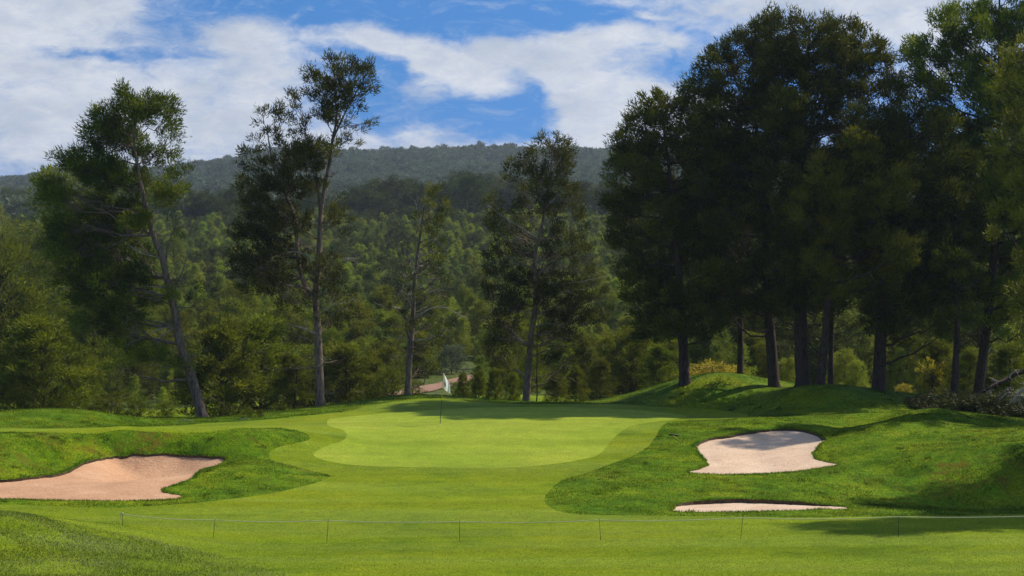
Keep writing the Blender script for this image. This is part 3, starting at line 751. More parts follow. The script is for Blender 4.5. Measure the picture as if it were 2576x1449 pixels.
big_tree('pine_tree', 'tall leaning pine with heavy foliage on its left side, behind the left mound', 'tree',
  ptk([(785,1337),(735,1150),(700,1040),(680,930),(655,820),(635,710),(600,620),(575,520),(560,450),(540,350),(530,250),(535,130)], f1), 91.0, 27,
  blobk(b1, f1), M['needle'], M['bark'], bright=0.45, dens=2.0,
  dead=[(ptk([(670,955),(610,985),(560,1015),(500,1045)], f1), 5), (ptk([(610,985),(615,1020),(630,1050),(600,1110)], f1), 4), (ptk([(610,835),(540,815),(470,800),(430,815)], f1), 4), (ptk([(620,720),(560,690),(520,660)], f1), 3), (ptk([(575,615),(520,618),(455,625)], f1), 4), (ptk([(700,1125),(640,1130),(590,1120)], f1), 3), (ptk([(640,780),(580,745),(520,720)], f1), 3), (ptk([(700,420),(730,380),(750,350)], f1), 3)],
  stems=[(ptk([(655,740),(655,650),(690,570),(710,520)], f1), 6), (ptk([(660,860),(715,740),(725,670)], f1), 5)], bare=14)
# -- forked pine
b2 = [(400,100,40,35,.8),(365,140,45,45,.9),(460,105,35,30,.8),(505,110,30,30,.9),(525,160,22,40,1),(440,160,60,50,.9),(310,130,28,30,.8),(325,190,35,45,.9),(400,220,65,60,1),(470,220,50,50,.9),(345,280,40,50,.7),(400,300,50,50,.45),(480,310,50,40,.35),(420,370,60,40,.3),(245,215,25,35,.8),(240,280,40,45,.5),(190,280,35,40,.5),(290,340,45,50,.4),(140,290,30,30,.5),(100,370,30,30,.45),(180,370,60,50,.5),(95,440,40,45,.6),(230,410,60,45,.8),(340,410,70,40,1.3,.25,-2),(310,460,70,45,1.2,.15,-2),(190,460,70,45,1),(130,530,65,55,1),(50,550,45,22,.5),(220,540,80,55,1.2,-.1),(330,530,45,40,1),(110,620,70,50,1.1),(190,640,80,50,1.2,-.1),(150,700,90,50,1.2,-.2),(80,710,55,40,1),(35,800,50,40,.5),(90,800,80,50,1,-.2),(130,860,90,45,1,-.2),(210,780,60,60,1,-.2),(190,900,70,45,.9,-.2),(60,890,50,30,.5),(290,680,50,45,.7),(400,670,55,45,.6,.05),(410,620,45,35,.5,.1),(290,820,50,60,.7,-.1),(400,810,60,55,.45),(250,960,60,45,.5),(400,930,60,45,.5,-.1),(380,1030,55,45,.55,-.2),(300,990,40,35,.3),(390,870,60,40,.5,-.1)]
big_tree('pine_tree', 'tallest lone pine with two upright stems and thin airy top, behind the bank', 'tree',
  ptk([(346,1352),(342,1200),(335,1050),(326,950),(333,870),(340,760),(342,650),(352,570),(375,450),(385,370),(400,290),(395,200),(390,110)], f2), 92.5, 22,
  blobk(b2, f2), M['needle_grey'], M['bark'], bright=0.42, crad=0.36, dens=1.4,
  stems=[(ptk([(326,952),(290,905),(265,830),(258,740),(250,650),(210,560),(175,480),(160,400),(150,330)], f2), 13), (ptk([(342,655),(335,560),(325,470),(300,380)], f2), 9), (ptk([(385,370),(430,270),(480,180)], f2), 7)],
  dead=[(ptk([(340,945),(370,915),(430,870),(490,810)], f2), 5), (ptk([(330,1085),(300,1060),(265,1045)], f2), 7), (ptk([(330,830),(300,790),(240,775),(180,785),(60,830)], f2), 4), (ptk([(345,805),(380,798),(445,802)], f2), 4), (ptk([(335,670),(300,660),(265,665)], f2), 4), (ptk([(345,1190),(365,1175),(372,1165)], f2), 6), (ptk([(345,1000),(370,980),(430,960)], f2), 3)], bare=20)
# -- thin half-bare pine
b3 = [(755,545,28,28,.9,.15),(730,600,35,30,.7,.1),(790,600,28,28,.8,.1),(745,650,45,40,.6,.1),(790,670,30,40,.5),(770,710,40,40,.55),(740,740,30,30,.4),(780,780,35,40,.45),(740,820,40,40,.3),(690,690,25,40,.3),(780,860,40,40,.3),(660,880,35,50,.2),(720,930,70,40,.25),(800,930,50,30,.25),(640,980,50,30,.2),(620,1090,50,30,.25),(740,1040,70,40,.3),(800,1060,50,30,.25),(640,1040,50,35,.25),(720,1120,70,40,.4,-.1),(620,1150,40,40,.3),(700,1200,60,40,.5,-.1),(760,1200,40,25,.5,.1)]
big_tree('pine_tree', 'slender half bare pine with pale dead limbs standing just left of the flag', 'tree',
  ptk([(661,1298),(668,1180),(678,1050),(685,920),(695,800),(710,700),(722,620),(742,550)], f2), 99, 17,
  blobk(b3, f2), M['needle_grey'], M['bark'], bright=0.5, crad=0.32, ncone=25,
  stems=[(ptk([(672,1130),(655,1040),(660,960)], f2), 7)],
  dead=[(ptk([(690,1030),(740,985),(800,980),(860,1015)], f2), 6), (ptk([(690,905),(740,878),(795,872)], f2), 5), (ptk([(690,945),(740,925),(790,915)], f2), 4), (ptk([(672,1000),(620,978),(575,975)], f2), 4), (ptk([(682,1110),(740,1090),(820,1050)], f2), 5), (ptk([(700,790),(740,782),(770,785)], f2), 4), (ptk([(690,860),(680,815),(668,790)], f2), 5), (ptk([(700,760),(712,690),(705,640)], f2), 6), (ptk([(695,830),(735,825)], f2), 4), (ptk([(685,960),(665,900),(655,870)], f2), 4), (ptk([(672,1100),(620,1080),(590,1085)], f2), 4), (ptk([(712,700),(700,640),(690,600)], f2), 4), (ptk([(690,880),(700,830),(712,800)], f2), 4)], bare=16)
# -- broad dark pine
b4 = [(440,75,28,35,.8),(490,65,28,30,.8),(550,90,28,28,.9),(470,120,60,40,.9),(400,130,45,40,.8),(530,140,45,40,.9),(320,165,45,30,.7),(290,215,50,40,.7),(400,210,70,50,.9),(500,200,60,50,.9),(520,270,60,55,.9,.05),(420,300,75,55,.8,.05),(330,290,45,45,.45),(570,330,45,45,.7,.05),(200,360,40,25,.7,.1),(240,420,65,35,.8),(330,390,65,45,.8),(450,390,70,50,.9,-.1),(570,410,50,45,.6,.05),(210,480,50,40,.7),(320,480,70,50,.8,-.1),(480,480,55,50,1,-.25),(580,500,55,50,.6),(220,570,65,45,.8,-.1),(320,580,70,50,.8,-.1),(480,580,60,50,1,-.25),(570,600,60,45,.7),(640,570,40,30,.4),(220,670,65,45,.8,-.15),(330,710,75,55,1,-.25),(480,690,85,45,.9,-.2),(620,680,60,35,.5),(180,770,50,45,.8,-.2),(290,820,80,60,1.1,-.3),(440,780,80,60,1.1,-.3),(560,780,85,55,1,-.25),(680,800,55,45,.5,-.1),(240,910,80,55,.9,-.2),(480,870,85,55,1.1,-.3),(600,890,75,55,1,-.25),(690,880,40,40,.5),(200,1000,60,40,.5,-.1),(300,1000,75,50,.6,-.1),(470,970,70,50,.8,-.2),(560,980,60,50,.7,-.2),(450,1070,45,55,.5,-.2),(520,1120,45,50,.5,-.1),(250,1080,60,40,.3)]
big_tree('pine_tree', 'broad dark pine with wide low branches standing right of the flag', 'tree',
  ptk([(873,1318),(885,1180),(895,1050),(905,930),(925,800),(935,680),(930,600),(925,480),(945,380),(970,280),(985,180),(1000,80),(1020,-40),(1030,-180)], f4), 97, 18,
  blobk(b4, f3), M['needle_grey'], M['bark'], bright=0.38, crad=0.38, dens=1.4,
  stems=[(ptk([(885,1000),(830,950),(790,900),(720,860)], f4), 9), (ptk([(935,600),(1000,520),(1060,490),(1140,460)], f4), 7)],
  dead=[(ptk([(870,985),(840,960),(810,935)], f4), 6), (ptk([(940,720),(1020,705),(1080,680),(1200,665)], f4), 4), (ptk([(945,630),(1050,630),(1150,625),(1290,600)], f4), 3), (ptk([(930,890),(990,860),(1060,870)], f4), 4), (ptk([(945,400),(880,330),(760,260),(650,180)], f4), 4), (ptk([(830,800),(730,780)], f4), 3)], bare=22)
# companion sapling pole beside it
sp = Soup(); c0 = P(1349, 1013, 95); c0[2] = zat(c0[0], 95)
sp.tube(wob(np.array([0, 0, -0.1]), np.array([0.1, 0, 4.5]), 9, 0.01), np.linspace(0.045, 0.015, 9), 6)
for _ in range(26):
    z = rng.uniform(.9, 4.4); e = np.array([rng.normal(0, .5), rng.normal(0, .5), rng.uniform(.1, .6)])
    sp.tube(wob(np.array([0.02 * z, 0, z]), np.array([0.02 * z, 0, z]) + e, 4, 0.08), np.linspace(0.012, 0.004, 4), 3, False)
ro = bpy.data.objects.new('sapling', None); COL.objects.link(ro); ro.location = c0
tag(ro, 'bare thin sapling close beside the trunk of the broad dark pine', 'sapling')
link('trunk', sp.mesh('trunk', [M['bark_red']]), ro)
lc = np.column_stack([rng.normal(0, .4, 26), rng.normal(0, .4, 26), rng.uniform(1.8, 4.8, 26)])
link('crown', crown_obj('crown', [leaves(lc, unit(lc * [1, 1, .1] + [0, 0, .2]), 0.22, 26, .14, .03, np.full(26, .5))], M['needle_grey']), ro)

# -- right hand wood
def poly_blobs(poly, step=62, r=(38, 56), de=1.0, seed=0, tint=0.0):
    p = np.array(poly, float); g = np.random.default_rng(seed)
    xs, ys = np.meshgrid(np.arange(p[:, 0].min(), p[:, 0].max(), step), np.arange(p[:, 1].min(), p[:, 1].max(), step * .82))
    xs = xs + (np.arange(xs.shape[0]) % 2)[:, None] * step / 2 + g.uniform(-.3, .3, xs.shape) * step; ys = ys + g.uniform(-.3, .3, ys.shape) * step
    m = inside(p, xs, ys); out = []
    d = dist_poly(p, xs, ys)
    for u, v, dd in zip(xs[m], ys[m], d[m]):
        rr = g.uniform(*r); rr = min(rr, max(24, dd * 1.1 + 10))
        out.append((u, v, rr, rr * g.uniform(.7, .95), de, tint + g.normal(0, .08), g.uniform(-2.6, 2.6)))
    # outline shoots
    ring = resample(p, 34)
    for u, v in ring:
        if v < 560:
            out.append((u + g.normal(0, 6), v + g.normal(4, 7), g.uniform(14, 26), g.uniform(18, 32), de * 0.9, tint, g.uniform(-2, 2)))
    return out
wood = [
 ('leftmost dark pine of the right hand wood, its crown lower than its neighbour', [(1723,955),(1718,870),(1712,760),(1705,650),(1690,500),(1668,300)], 93.0, 30,
  [(1565,330),(1600,275),(1660,250),(1730,255),(1800,330),(1830,500),(1840,700),(1800,840),(1720,860),(1620,860),(1560,800),(1570,700),(1535,600),(1550,430)], 0.0, M['needle'], .45),
 ('slim trunked pine between two thick dark trunks on the mound', [(1862,958),(1862,850),(1860,700),(1858,500),(1850,330)], 95.0, 18,
  [(1790,380),(1850,330),(1910,400),(1920,600),(1900,740),(1820,740),(1790,600)], -.1, M['needle_dark'], .4),
 ('big round topped pine forming the left shoulder of the tall dark crown', [(1948,980),(1938,850),(1928,700),(1925,500),(1900,300),(1890,120)], 92.3, 32,
  [(1728,240),(1760,170),(1820,110),(1900,72),(1970,75),(2010,200),(2010,500),(2000,760),(1900,830),(1800,780),(1765,600),(1745,400)], -.05, M['needle_dark'], .45),
 ('thickest trunked pine in the middle of the tall dark crown', [(2020,975),(2015,850),(2015,700),(2018,500),(2025,300),(2035,90)], 90.2, 42,
  [(1930,70),(2000,52),(2090,55),(2140,90),(2160,250),(2140,500),(2120,780),(2010,820),(1930,770),(1920,500),(1920,200)], -.05, M['needle_dark'], .45),
 ('lighter lower crowned pine leaning in front of the tall dark crown', [(2062,975),(2075,850),(2082,750),(2100,600),(2140,450)], 88.8, 26,
  [(2010,440),(2080,385),(2160,350),(2240,400),(2290,520),(2290,680),(2190,760),(2060,750),(2000,620)], .38, M['needle'], .5),  # raised tint stands in for sunlight on the front foliage
 ('narrow trunked pine just behind the leaning pair of trunks', [(2090,975),(2092,850),(2100,650),(2150,350),(2170,150)], 91.5, 16,
  [(2080,80),(2150,90),(2215,130),(2250,190),(2262,350),(2240,480),(2150,480),(2110,300)], 0, M['needle'], .45),
 ('tall dark pine standing clear at the right foot of the mounds', [(2210,998),(2216,850),(2225,700),(2230,500),(2250,300)], 89.8, 38,
  [(2200,320),(2270,290),(2370,340),(2420,480),(2420,740),(2350,850),(2230,860),(2160,800),(2165,560)], -.05, M['needle_dark'], .45),
 ('grey stemmed pine behind the pile of cut brush', [(2398,1020),(2403,930),(2408,800),(2400,600),(2390,420)], 88.8, 22,
  [(2340,420),(2420,400),(2470,520),(2460,760),(2400,850),(2340,760),(2320,560)], -.05, M['needle_dark'], .4),
 ('very tall pine reaching the top edge of the picture on the right', [(2458,1025),(2472,900),(2490,760),(2510,550),(2515,300),(2520,60),(2520,-60)], 92.0, 30,
  [(2290,190),(2300,110),(2340,65),(2400,35),(2450,40),(2500,0),(2580,-40),(2680,-60),(2720,300),(2700,700),(2560,850),(2420,820),(2360,560),(2300,330)], .05, M['needle'], .5),
 ('sunlit branched pine cut by the right edge of the picture', [(2660,1090),(2650,900),(2640,600),(2640,300),(2640,0)], 80.5, 36,
  [(2530,170),(2570,110),(2700,60),(2830,100),(2850,800),(2700,920),(2560,900),(2500,800),(2560,720),(2545,640),(2490,560),(2530,480),(2540,330)], .30, M['needle'], .5),  # sunlight on these sprays is put into the needle tint
]
for wi, (lb, tp, D, w, poly, ti, mt, br) in enumerate(wood):
    bl = poly_blobs(poly, seed=wi + 3, tint=ti, de=0.5 if 'edge of the picture' in lb and 'sunlit' in lb else 1.0)
    big_tree('pine_tree', lb, 'tree', tp, D, w * .9, bl, mt, M['bark_red'], group='pines of the right hand wood', bright=br, per=66, crad=0.42, L=.24, W=.060, dens=1.2, bare=16, ncone=50, twigs=0.6)
# pines standing outside the frame on the right, whose shade falls across the fairway
for lb, X0, Y0, Hh in (('tall pine outside the wood, nearest the fairway', 27.0, 59.5, 18.0), ('pine at the near side of the right mound', 28.5, 65.5, 17.0)):
    U0 = X0 / Y0 * F + UC; zb = zat(X0, Y0) - EYE; vb = VH - zb / Y0 * F; k = F / Y0
    bl = [(U0 + rng.uniform(-2.6, 2.6) * k, vb - rng.uniform(6.0, Hh) * k, 1.1 * k, .9 * k, 1.0, 0, rng.uniform(-2.5, 2.5)) for _ in range(60)]
    big_tree('pine_tree', lb, 'tree', [(U0, vb), (U0 + 8, vb - .5 * Hh * k), (U0 - 5, vb - Hh * k)], Y0, .5 * k, bl, M['needle'], M['bark_red'], bright=.45, per=50, crad=.5, L=.25, W=.06, twigs=.3)

# ------------------------------------------------------------------ smaller plants from a few grown kinds
def grow(kind, seed, H, Rr, nclump, per, L, W, crad, base_frac, mat, shape, bright=.5, wood=True, bark=None):
    g = np.random.default_rng(seed)
    t = g.random(nclump) ** (0.85); sh_ = shape.rstrip('+')
    z = base_frac * H + (1 - base_frac) * H * t
    if sh_ == 'cone': rr = Rr * (1 - t) ** 0.75 * (0.55 + 0.45 * np.sin(np.clip(t * 6, 0, math.pi / 2)))
    elif sh_ == 'round': rr = Rr * np.sqrt(np.clip(1 - (2 * t - 0.9) ** 2 / 1.25, 0.02, 1))
    elif sh_ == 'umbrella': rr = Rr * np.sqrt(np.clip(1 - t ** 2.2, 0.03, 1)) * (0.75 + .25 * t)
    else: rr = Rr * np.sqrt(np.clip(1 - t ** 2, 0.05, 1))
    lobed = shape.endswith('+')
    th = g.uniform(0, 2 * math.pi, nclump)
    lob = 1 + 0.25 * np.sin(th * 3 + seed) * np.sin(z * 6 / H + seed) + .15 * np.sin(th * 5 + 2 * seed)
    q = rr * lob * (g.random(nclump) ** 0.38)
    c = np.column_stack([np.cos(th) * q, np.sin(th) * q, z])
    if lobed:
        nl = 11; lt = np.linspace(.08, .93, nl); la = np.arange(nl) * 2.4 + seed
        prof = {'cone': (1 - lt) ** .6, 'round': np.sqrt(np.clip(1 - (2 * lt - .9) ** 2 / 1.2, .05, 1)), 'umbrella': np.sqrt(np.clip(1 - lt ** 2.2, .05, 1)), 'dome': np.sqrt(np.clip(1 - lt ** 2, .05, 1))}[sh_]
        lr = Rr * g.uniform(.42, .62, nl) * np.clip(prof + .25, .5, 1)
        lc = np.column_stack([np.cos(la) * Rr * prof * .62, np.sin(la) * Rr * prof * .62, base_frac * H + (1 - base_frac) * H * lt * .93])
        pick = g.integers(0, nl, nclump)
        bb = unit(g.normal(size=(nclump, 3))) * (g.random((nclump, 1)) ** .33) * np.array([1, 1, .95])
        c = lc[pick] + bb * lr[pick][:, None]; c[:, 2] = np.clip(c[:, 2], .04 * H, H)
        z = c[:, 2]; th = np.arctan2(c[:, 1], c[:, 0]); q = np.hypot(c[:, 0], c[:, 1])
    dirs = unit(np.column_stack([np.cos(th) * .8, np.sin(th) * .8, 0.5 + 0 * th]))
    tint = np.clip(bright + g.normal(0, .16, nclump) + .15 * np.sin(th * 2 + z), 0, 1)
    lv = leaves(c, dirs, crad * g.uniform(.6, 1.2, nclump), per, L, W, tint)
    W_ = Soup()
    if wood:
        W_.tube(wob(np.array([0, 0, -0.3]), np.array([g.normal(0, .03) * H, 0, H * .92]), 9, 0.012), np.linspace(H * .018, H * .003, 9), 6)
        for j in g.choice(nclump, min(nclump, 46), False):
            zb = max(0.12 * H, c[j, 2] - q[j] * 0.7 - .1)
            W_.tube(wob(np.array([0, 0, zb]), c[j], 5, 0.05), np.linspace(H * .006, H * .0016, 5), 4, False)
    crown = crown_obj(kind + '_crown', [lv], mat)
    return crown, (W_.mesh(kind + '_trunk', [bark or M['bark_red']]) if wood else None)

K = {}
for i in range(4): K['bushy', i] = grow('bushy_pine', 30 + i, 5.0, 1.9, 330, 40, .19, .05, .30, .05, M['needle_near'], 'cone+', .42)
for i in range(4): K['young', i] = grow('young_pine', 20 + i, 5.0, 1.75, 210, 34, .20, .055, .36, .05, M['needle_near'], 'cone+', .5)
for i in range(3): K['roundp', i] = grow('round_pine', 40 + i, 8.0, 2.9, 300, 36, .26, .075, .52, .28, M['needle_near'], 'round+', .3)
for i in range(2): K['shrub', i] = grow('shrub', 50 + i, 2.0, 1.3, 130, 36, .12, .04, .22, .04, M['needle_near'], 'dome+', .4)
for i in range(2): K['bright', i] = grow('bright_bush', 55 + i, 5.0, 2.0, 300, 40, .19, .055, .32, .03, M['needle_young'], 'dome+', .55)
K['silver', 0] = grow('silver_shrub', 60, 3.0, 1.5, 150, 40, .13, .05, .30, .08, M['silver'], 'dome+', .45)
K['yellow', 0] = grow('yellow_shrub', 61, 1.5, 1.0, 100, 36, .10, .045, .2, .04, M['yellow'], 'dome+', .75)
K['umb', 0] = grow('umbrella_pine', 70, 11, 4.6, 300, 30, .42, .14, .8, .42, M['umbrella'], 'umbrella+', .4)
K['umb', 1] = grow('umbrella_pine', 71, 11, 4.0, 260, 30, .42, .14, .8, .35, M['umbrella'], 'round+', .45)
K['umb', 2] = grow('umbrella_pine', 72, 11, 5.2, 320, 30, .42, .14, .8, .48, M['umbrella'], 'umbrella+', .35)
HK = {'bright': 5.0, 'bushy': 5.0, 'young': 5.0, 'roundp': 8.0, 'shrub': 2.0, 'silver': 3.0, 'yellow': 1.5, 'umb': 11.0}

def plant(kind, var, x, y, h, name, label, cat, group=None, wide=1.0, rz=None, sink=0.0):
    crown, trunk = K[kind, var]; s = h / HK[kind]
    r = bpy.data.objects.new(name, None); COL.objects.link(r)
    r.location = (x, y, zat(x, y) - sink); r.scale = (s * wide, s * wide, s); r.rotation_euler = (0, 0, rng.uniform(0, 6.28) if rz is None else rz)
    tag(r, label, cat, group)
    link('crown', crown, r)
    if trunk is not None: link('trunk', trunk, r)
    return r
def plant_px(kind, var, U, Vtop, D, name, label, cat, group=None, wide=1.0):
    p = P(U, Vtop, D); h = p[2] - zat(p[0], D)
    return plant(kind, var, p[0], D, max(h, 0.5), name, label, cat, group, wide)

near = [  # kind, var, U, Vtop, D, wide, name, label
 ('bushy',0,105,785,100,1.35,'young_pine','full bright green young pine behind the left mound'),
 ('bushy',1,10,850,102,1.0,'young_pine','young pine cut by the left edge behind the mound'),
 ('bushy',2,215,890,104,1.0,'young_pine','shorter young pine at the right of the full bright one'),
 ('bushy',1,560,795,99,1.35,'young_pine','rounded young pine just right of the leaning trunk'),
 ('bushy',3,655,792,104,1.25,'young_pine','twin topped young pine between the leaning and the forked pine'),
 ('bushy',2,740,880,100,1.1,'young_pine','low young pine touching the left side of the forked pine trunk'),
 ('bushy',0,870,860,102,1.5,'young_pine','wide young pine just right of the forked pine trunk'),
 ('bushy',3,940,900,106,1.2,'young_pine','young pine left of the slender half bare pine'),
 ('shrub',0,280,985,93,1.5,'shrub','low shrub in the dip right of the left mound'),
 ('shrub',1,350,1000,93,1.2,'shrub','low shrub left of the foot of the leaning pine'),
 ('shrub',0,420,1010,94,1.3,'shrub','dark low shrub touching the leaning pine trunk'),
 ('shrub',1,985,925,101,1.0,'shrub','narrow upright shrub beside the slender pine foot'),
 ('shrub',1,1040,958,112,1.3,'shrub','low shrub beside the dirt track at the foot of the slender pine'),
 ('shrub',0,1152,962,109,1.1,'shrub','low shrub hiding the far end of the dirt track'),
 ('silver',0,1135,868,150,1.1,'grey_shrub','silvery grey shrub above the dirt track behind the flag'),
 ('silver',0,790,935,101,1.3,'grey_shrub','greyish shrub at the left of the forked pine foot'),
 ('bushy',2,1060,880,152,1.1,'young_pine','dark young pine over the dirt track left of the flag'),
 ('bushy',0,1165,935,101,.75,'young_pine','first small pine of the row right of the flag'),
 ('bushy',1,1205,930,102,.8,'young_pine','second small pine of the row right of the flag'),
 ('bushy',3,1245,925,101,.8,'young_pine','third small pine of the row right of the flag'),
 ('bushy',0,1290,935,103,.8,'young_pine','small pine left of the broad dark pine foot'),
 ('bushy',2,1400,930,101,1.0,'young_pine','small pine right of the broad dark pine foot'),
 ('bushy',1,1450,920,103,1.0,'young_pine','pointed small pine halfway to the right mound'),
 ('bushy',3,1510,900,106,1.1,'young_pine','light green pine at the left foot of the right mound'),
 ('bushy',0,1590,815,112,1.3,'young_pine','large light green pine behind the left foot of the right mound'),
 ('bushy',2,1660,860,108,1.2,'young_pine','green pine behind the crest left of the first wood trunk'),
 ('yellow',0,1795,910,104,1.6,'yellow_shrub','bright yellow shrub on the crest of the first mound'),
 ('yellow',0,1835,925,104,1.1,'yellow_shrub','smaller yellow shrub just right of the bright one on the mound'),
 ('yellow',0,2275,965,98,1.3,'yellow_shrub','low yellow shrub at the foot of the right mounds'),
 ('yellow',0,2345,905,99,.7,'yellow_shrub','tall yellow green shrub left of the brush pile'),
 ('bright',0,2125,878,106,1.0,'grey_shrub','pale green shrub seen between the wood trunks'),
 ('bright',1,1985,898,107,.9,'grey_shrub','pale shrub between the two thickest wood trunks'),
 ('bright',1,2155,905,104,.8,'shrub','green shrub right of the paired wood trunks'),
 ('bushy',1,1780,800,118,1.2,'young_pine','green pine glimpsed behind the first wood trunk'),
 ('bushy',0,1900,830,116,1.2,'young_pine','green pine glimpsed between the slim and thick trunks'),
 ('bright',1,2150,780,120,1.3,'young_pine','green pine glimpsed right of the paired trunks'),
 ('bushy',0,2280,830,116,1.3,'young_pine','dark green pine glimpsed right of the tall dark trunk'),
 ('bushy',1,2360,850,100,1.2,'young_pine','shaded young pine behind the brush pile'),
 ('bushy',0,2440,870,98,1.2,'young_pine','shaded young pine right behind the grey stemmed pine'),
 ('bushy',3,2540,860,98,1.3,'young_pine','shaded young pine behind the fallen limb'),
 ('roundp',0,2300,640,125,1.2,'round_pine','dark round pine filling the gap beyond the tall dark pine'),
 ('roundp',1,2480,620,112,1.3,'round_pine','dark round pine behind the brush pile near the right edge'),
 ('roundp',2,2050,640,125,1.3,'round_pine','dark round pine behind the thick trunks'),
 ('roundp',0,1830,620,128,1.2,'round_pine','dark round pine behind the slim trunk'),
]
for kd, va, U, vt, D, wd, nm, lb in near:
    plant_px(kd, va, U, vt, D, nm, lb, {'young_pine': 'young pine', 'shrub': 'shrub', 'grey_shrub': 'shrub', 'yellow_shrub': 'shrub', 'round_pine': 'tree'}[nm], wide=wd)

# bright little weeds on the bank edge
for U, V, D, s in ((623, 1052, 86.3, .35), (655, 1048, 86.6, .25)):
    p = P(U, V, D)
    plant('shrub', 0, p[0], D, s * 1.6, 'weed', ('bright green leafy weed on the bank edge right of the leaning pine' if U < 630 else 'smaller bright weed on the bank edge, right of its leafy neighbour'), 'plant')

# ridge of umbrella pines
umb = [(460,505),(505,488),(540,478),(575,480),(600,492),(905,480),(935,462),(975,455),(1010,452),(1050,470),(1090,478),(1130,455),(1165,444),(1205,448),(1245,470),(1290,455),(1350,470),(1410,470),(1460,465),(1500,460),(1540,468),(1580,478),(30,482),(70,490),(-20,485),(660,500),(720,505),(780,500),(1650,470),(1720,465),(1800,470),(420,500),(340,505),(260,500),(1110,470),(1185,465),(955,480),(520,500)]
for i, (U, vt) in enumerate(umb):
    vt += rng.normal(0, 9); D = 436 + rng.uniform(-22, 26) if U > 200 else 520 + rng.uniform(-10, 20)
    plant_px('umb', i % 3, U, vt, D, 'umbrella_pine', 'dark umbrella pine in the row along the mid hill ridge', 'tree', 'umbrella pines along the mid hill ridge', wide=rng.uniform(.9, 1.35))

# regrowth on the hillside: nearest as individuals, the rest one mass
cand = []
g = np.random.default_rng(99)
y = 113.0
while y < 428:
    sp_ = np.interp(y, [113, 160, 220, 430], [2.5, 2.2, 1.65, 1.5])
    half = y * 0.315 + 8
    xs = np.arange(-half, half, sp_) + g.uniform(-.9, .9, len(np.arange(-half, half, sp_)))
    for x in xs: cand.append((x, y + g.uniform(-1.0, 1.0)))
    y += sp_ * 1.05
cand = np.array(cand); cand += g.normal(0, .85, cand.shape); cand = cand[g.random(len(cand)) < .80 + .35 * np.sin(cand[:, 0] * .13 + 2 * np.sin(cand[:, 1] * .05)) * np.sin(cand[:, 1] * .11)]; cand[:, 1] = np.clip(cand[:, 1], 113.5, 430)
bear = cand[:, 0] / cand[:, 1] * F + UC
pdist = np.min(np.linalg.norm(cand[:, None] - pc[None], axis=-1), axis=1)
keepm = (pdist > 3.4) & ~((cand[:, 1] < 145) & (bear > 990) & (bear < 1175) & (cand[:, 1] < 150))
keepm &= ~((cand[:, 1] < 126) & (g.random(len(cand)) < 0.45))
cand = cand[keepm]; bear = bear[keepm]
tall = (g.random(len(cand)) < np.where((bear < 330) & (cand[:, 1] < 230) & (cand[:, 1] > 125), .30, 0.0)) 
hh = np.where(tall, g.uniform(6.0, 8.5, len(cand)), g.uniform(2.6, 5.2, len(cand)) * np.interp(cand[:, 1], [113, 150, 220, 430], [.75, .80, .72, .66]))
hh *= np.exp(g.normal(0, .24, len(hh)))
hh *= 1 + 0.2 * np.sin(cand[:, 0] * .11 + 1) * np.sin(cand[:, 1] * .07)
zc = zg(cand[:, 0], cand[:, 1])
crest_v = 1000
vis = (bear > -30) & (bear < 1700) & ((VH - (zc + hh - EYE) / cand[:, 1] * F) < crest_v)
order = np.argsort(-(hh / cand[:, 1]) * vis)
ind = order[:262]; rest = order[262:]
rest = rest[(np.abs(cand[rest, 0]) < cand[rest, 1] * .32 + 8)]
for n_, j in enumerate(ind):
    kd = 'roundp' if tall[j] else 'young'
    x, yy = cand[j]
    crown, trunk = K[kd, int(g.integers(0, 3))]; s = hh[j] / HK[kd]
    r = bpy.data.objects.new('round_pine' if tall[j] else 'hillside_pine', None); COL.objects.link(r)
    r.location = (x, yy, zc[j] - .1); r.scale = (s * g.uniform(.9, 1.25),) * 2 + (s,); r.rotation_euler = (0, 0, g.uniform(0, 6.28))
    if tall[j]: tag(r, 'taller round crowned pine rising out of the young pines in the valley', 'tree', 'taller round pines in the valley')
    else: tag(r, 'young pine in the dense green regrowth of the valley floor and lower slope', 'young pine', 'young pines of the lower slope')
    link('crown', crown, r); link('trunk', trunk, r)

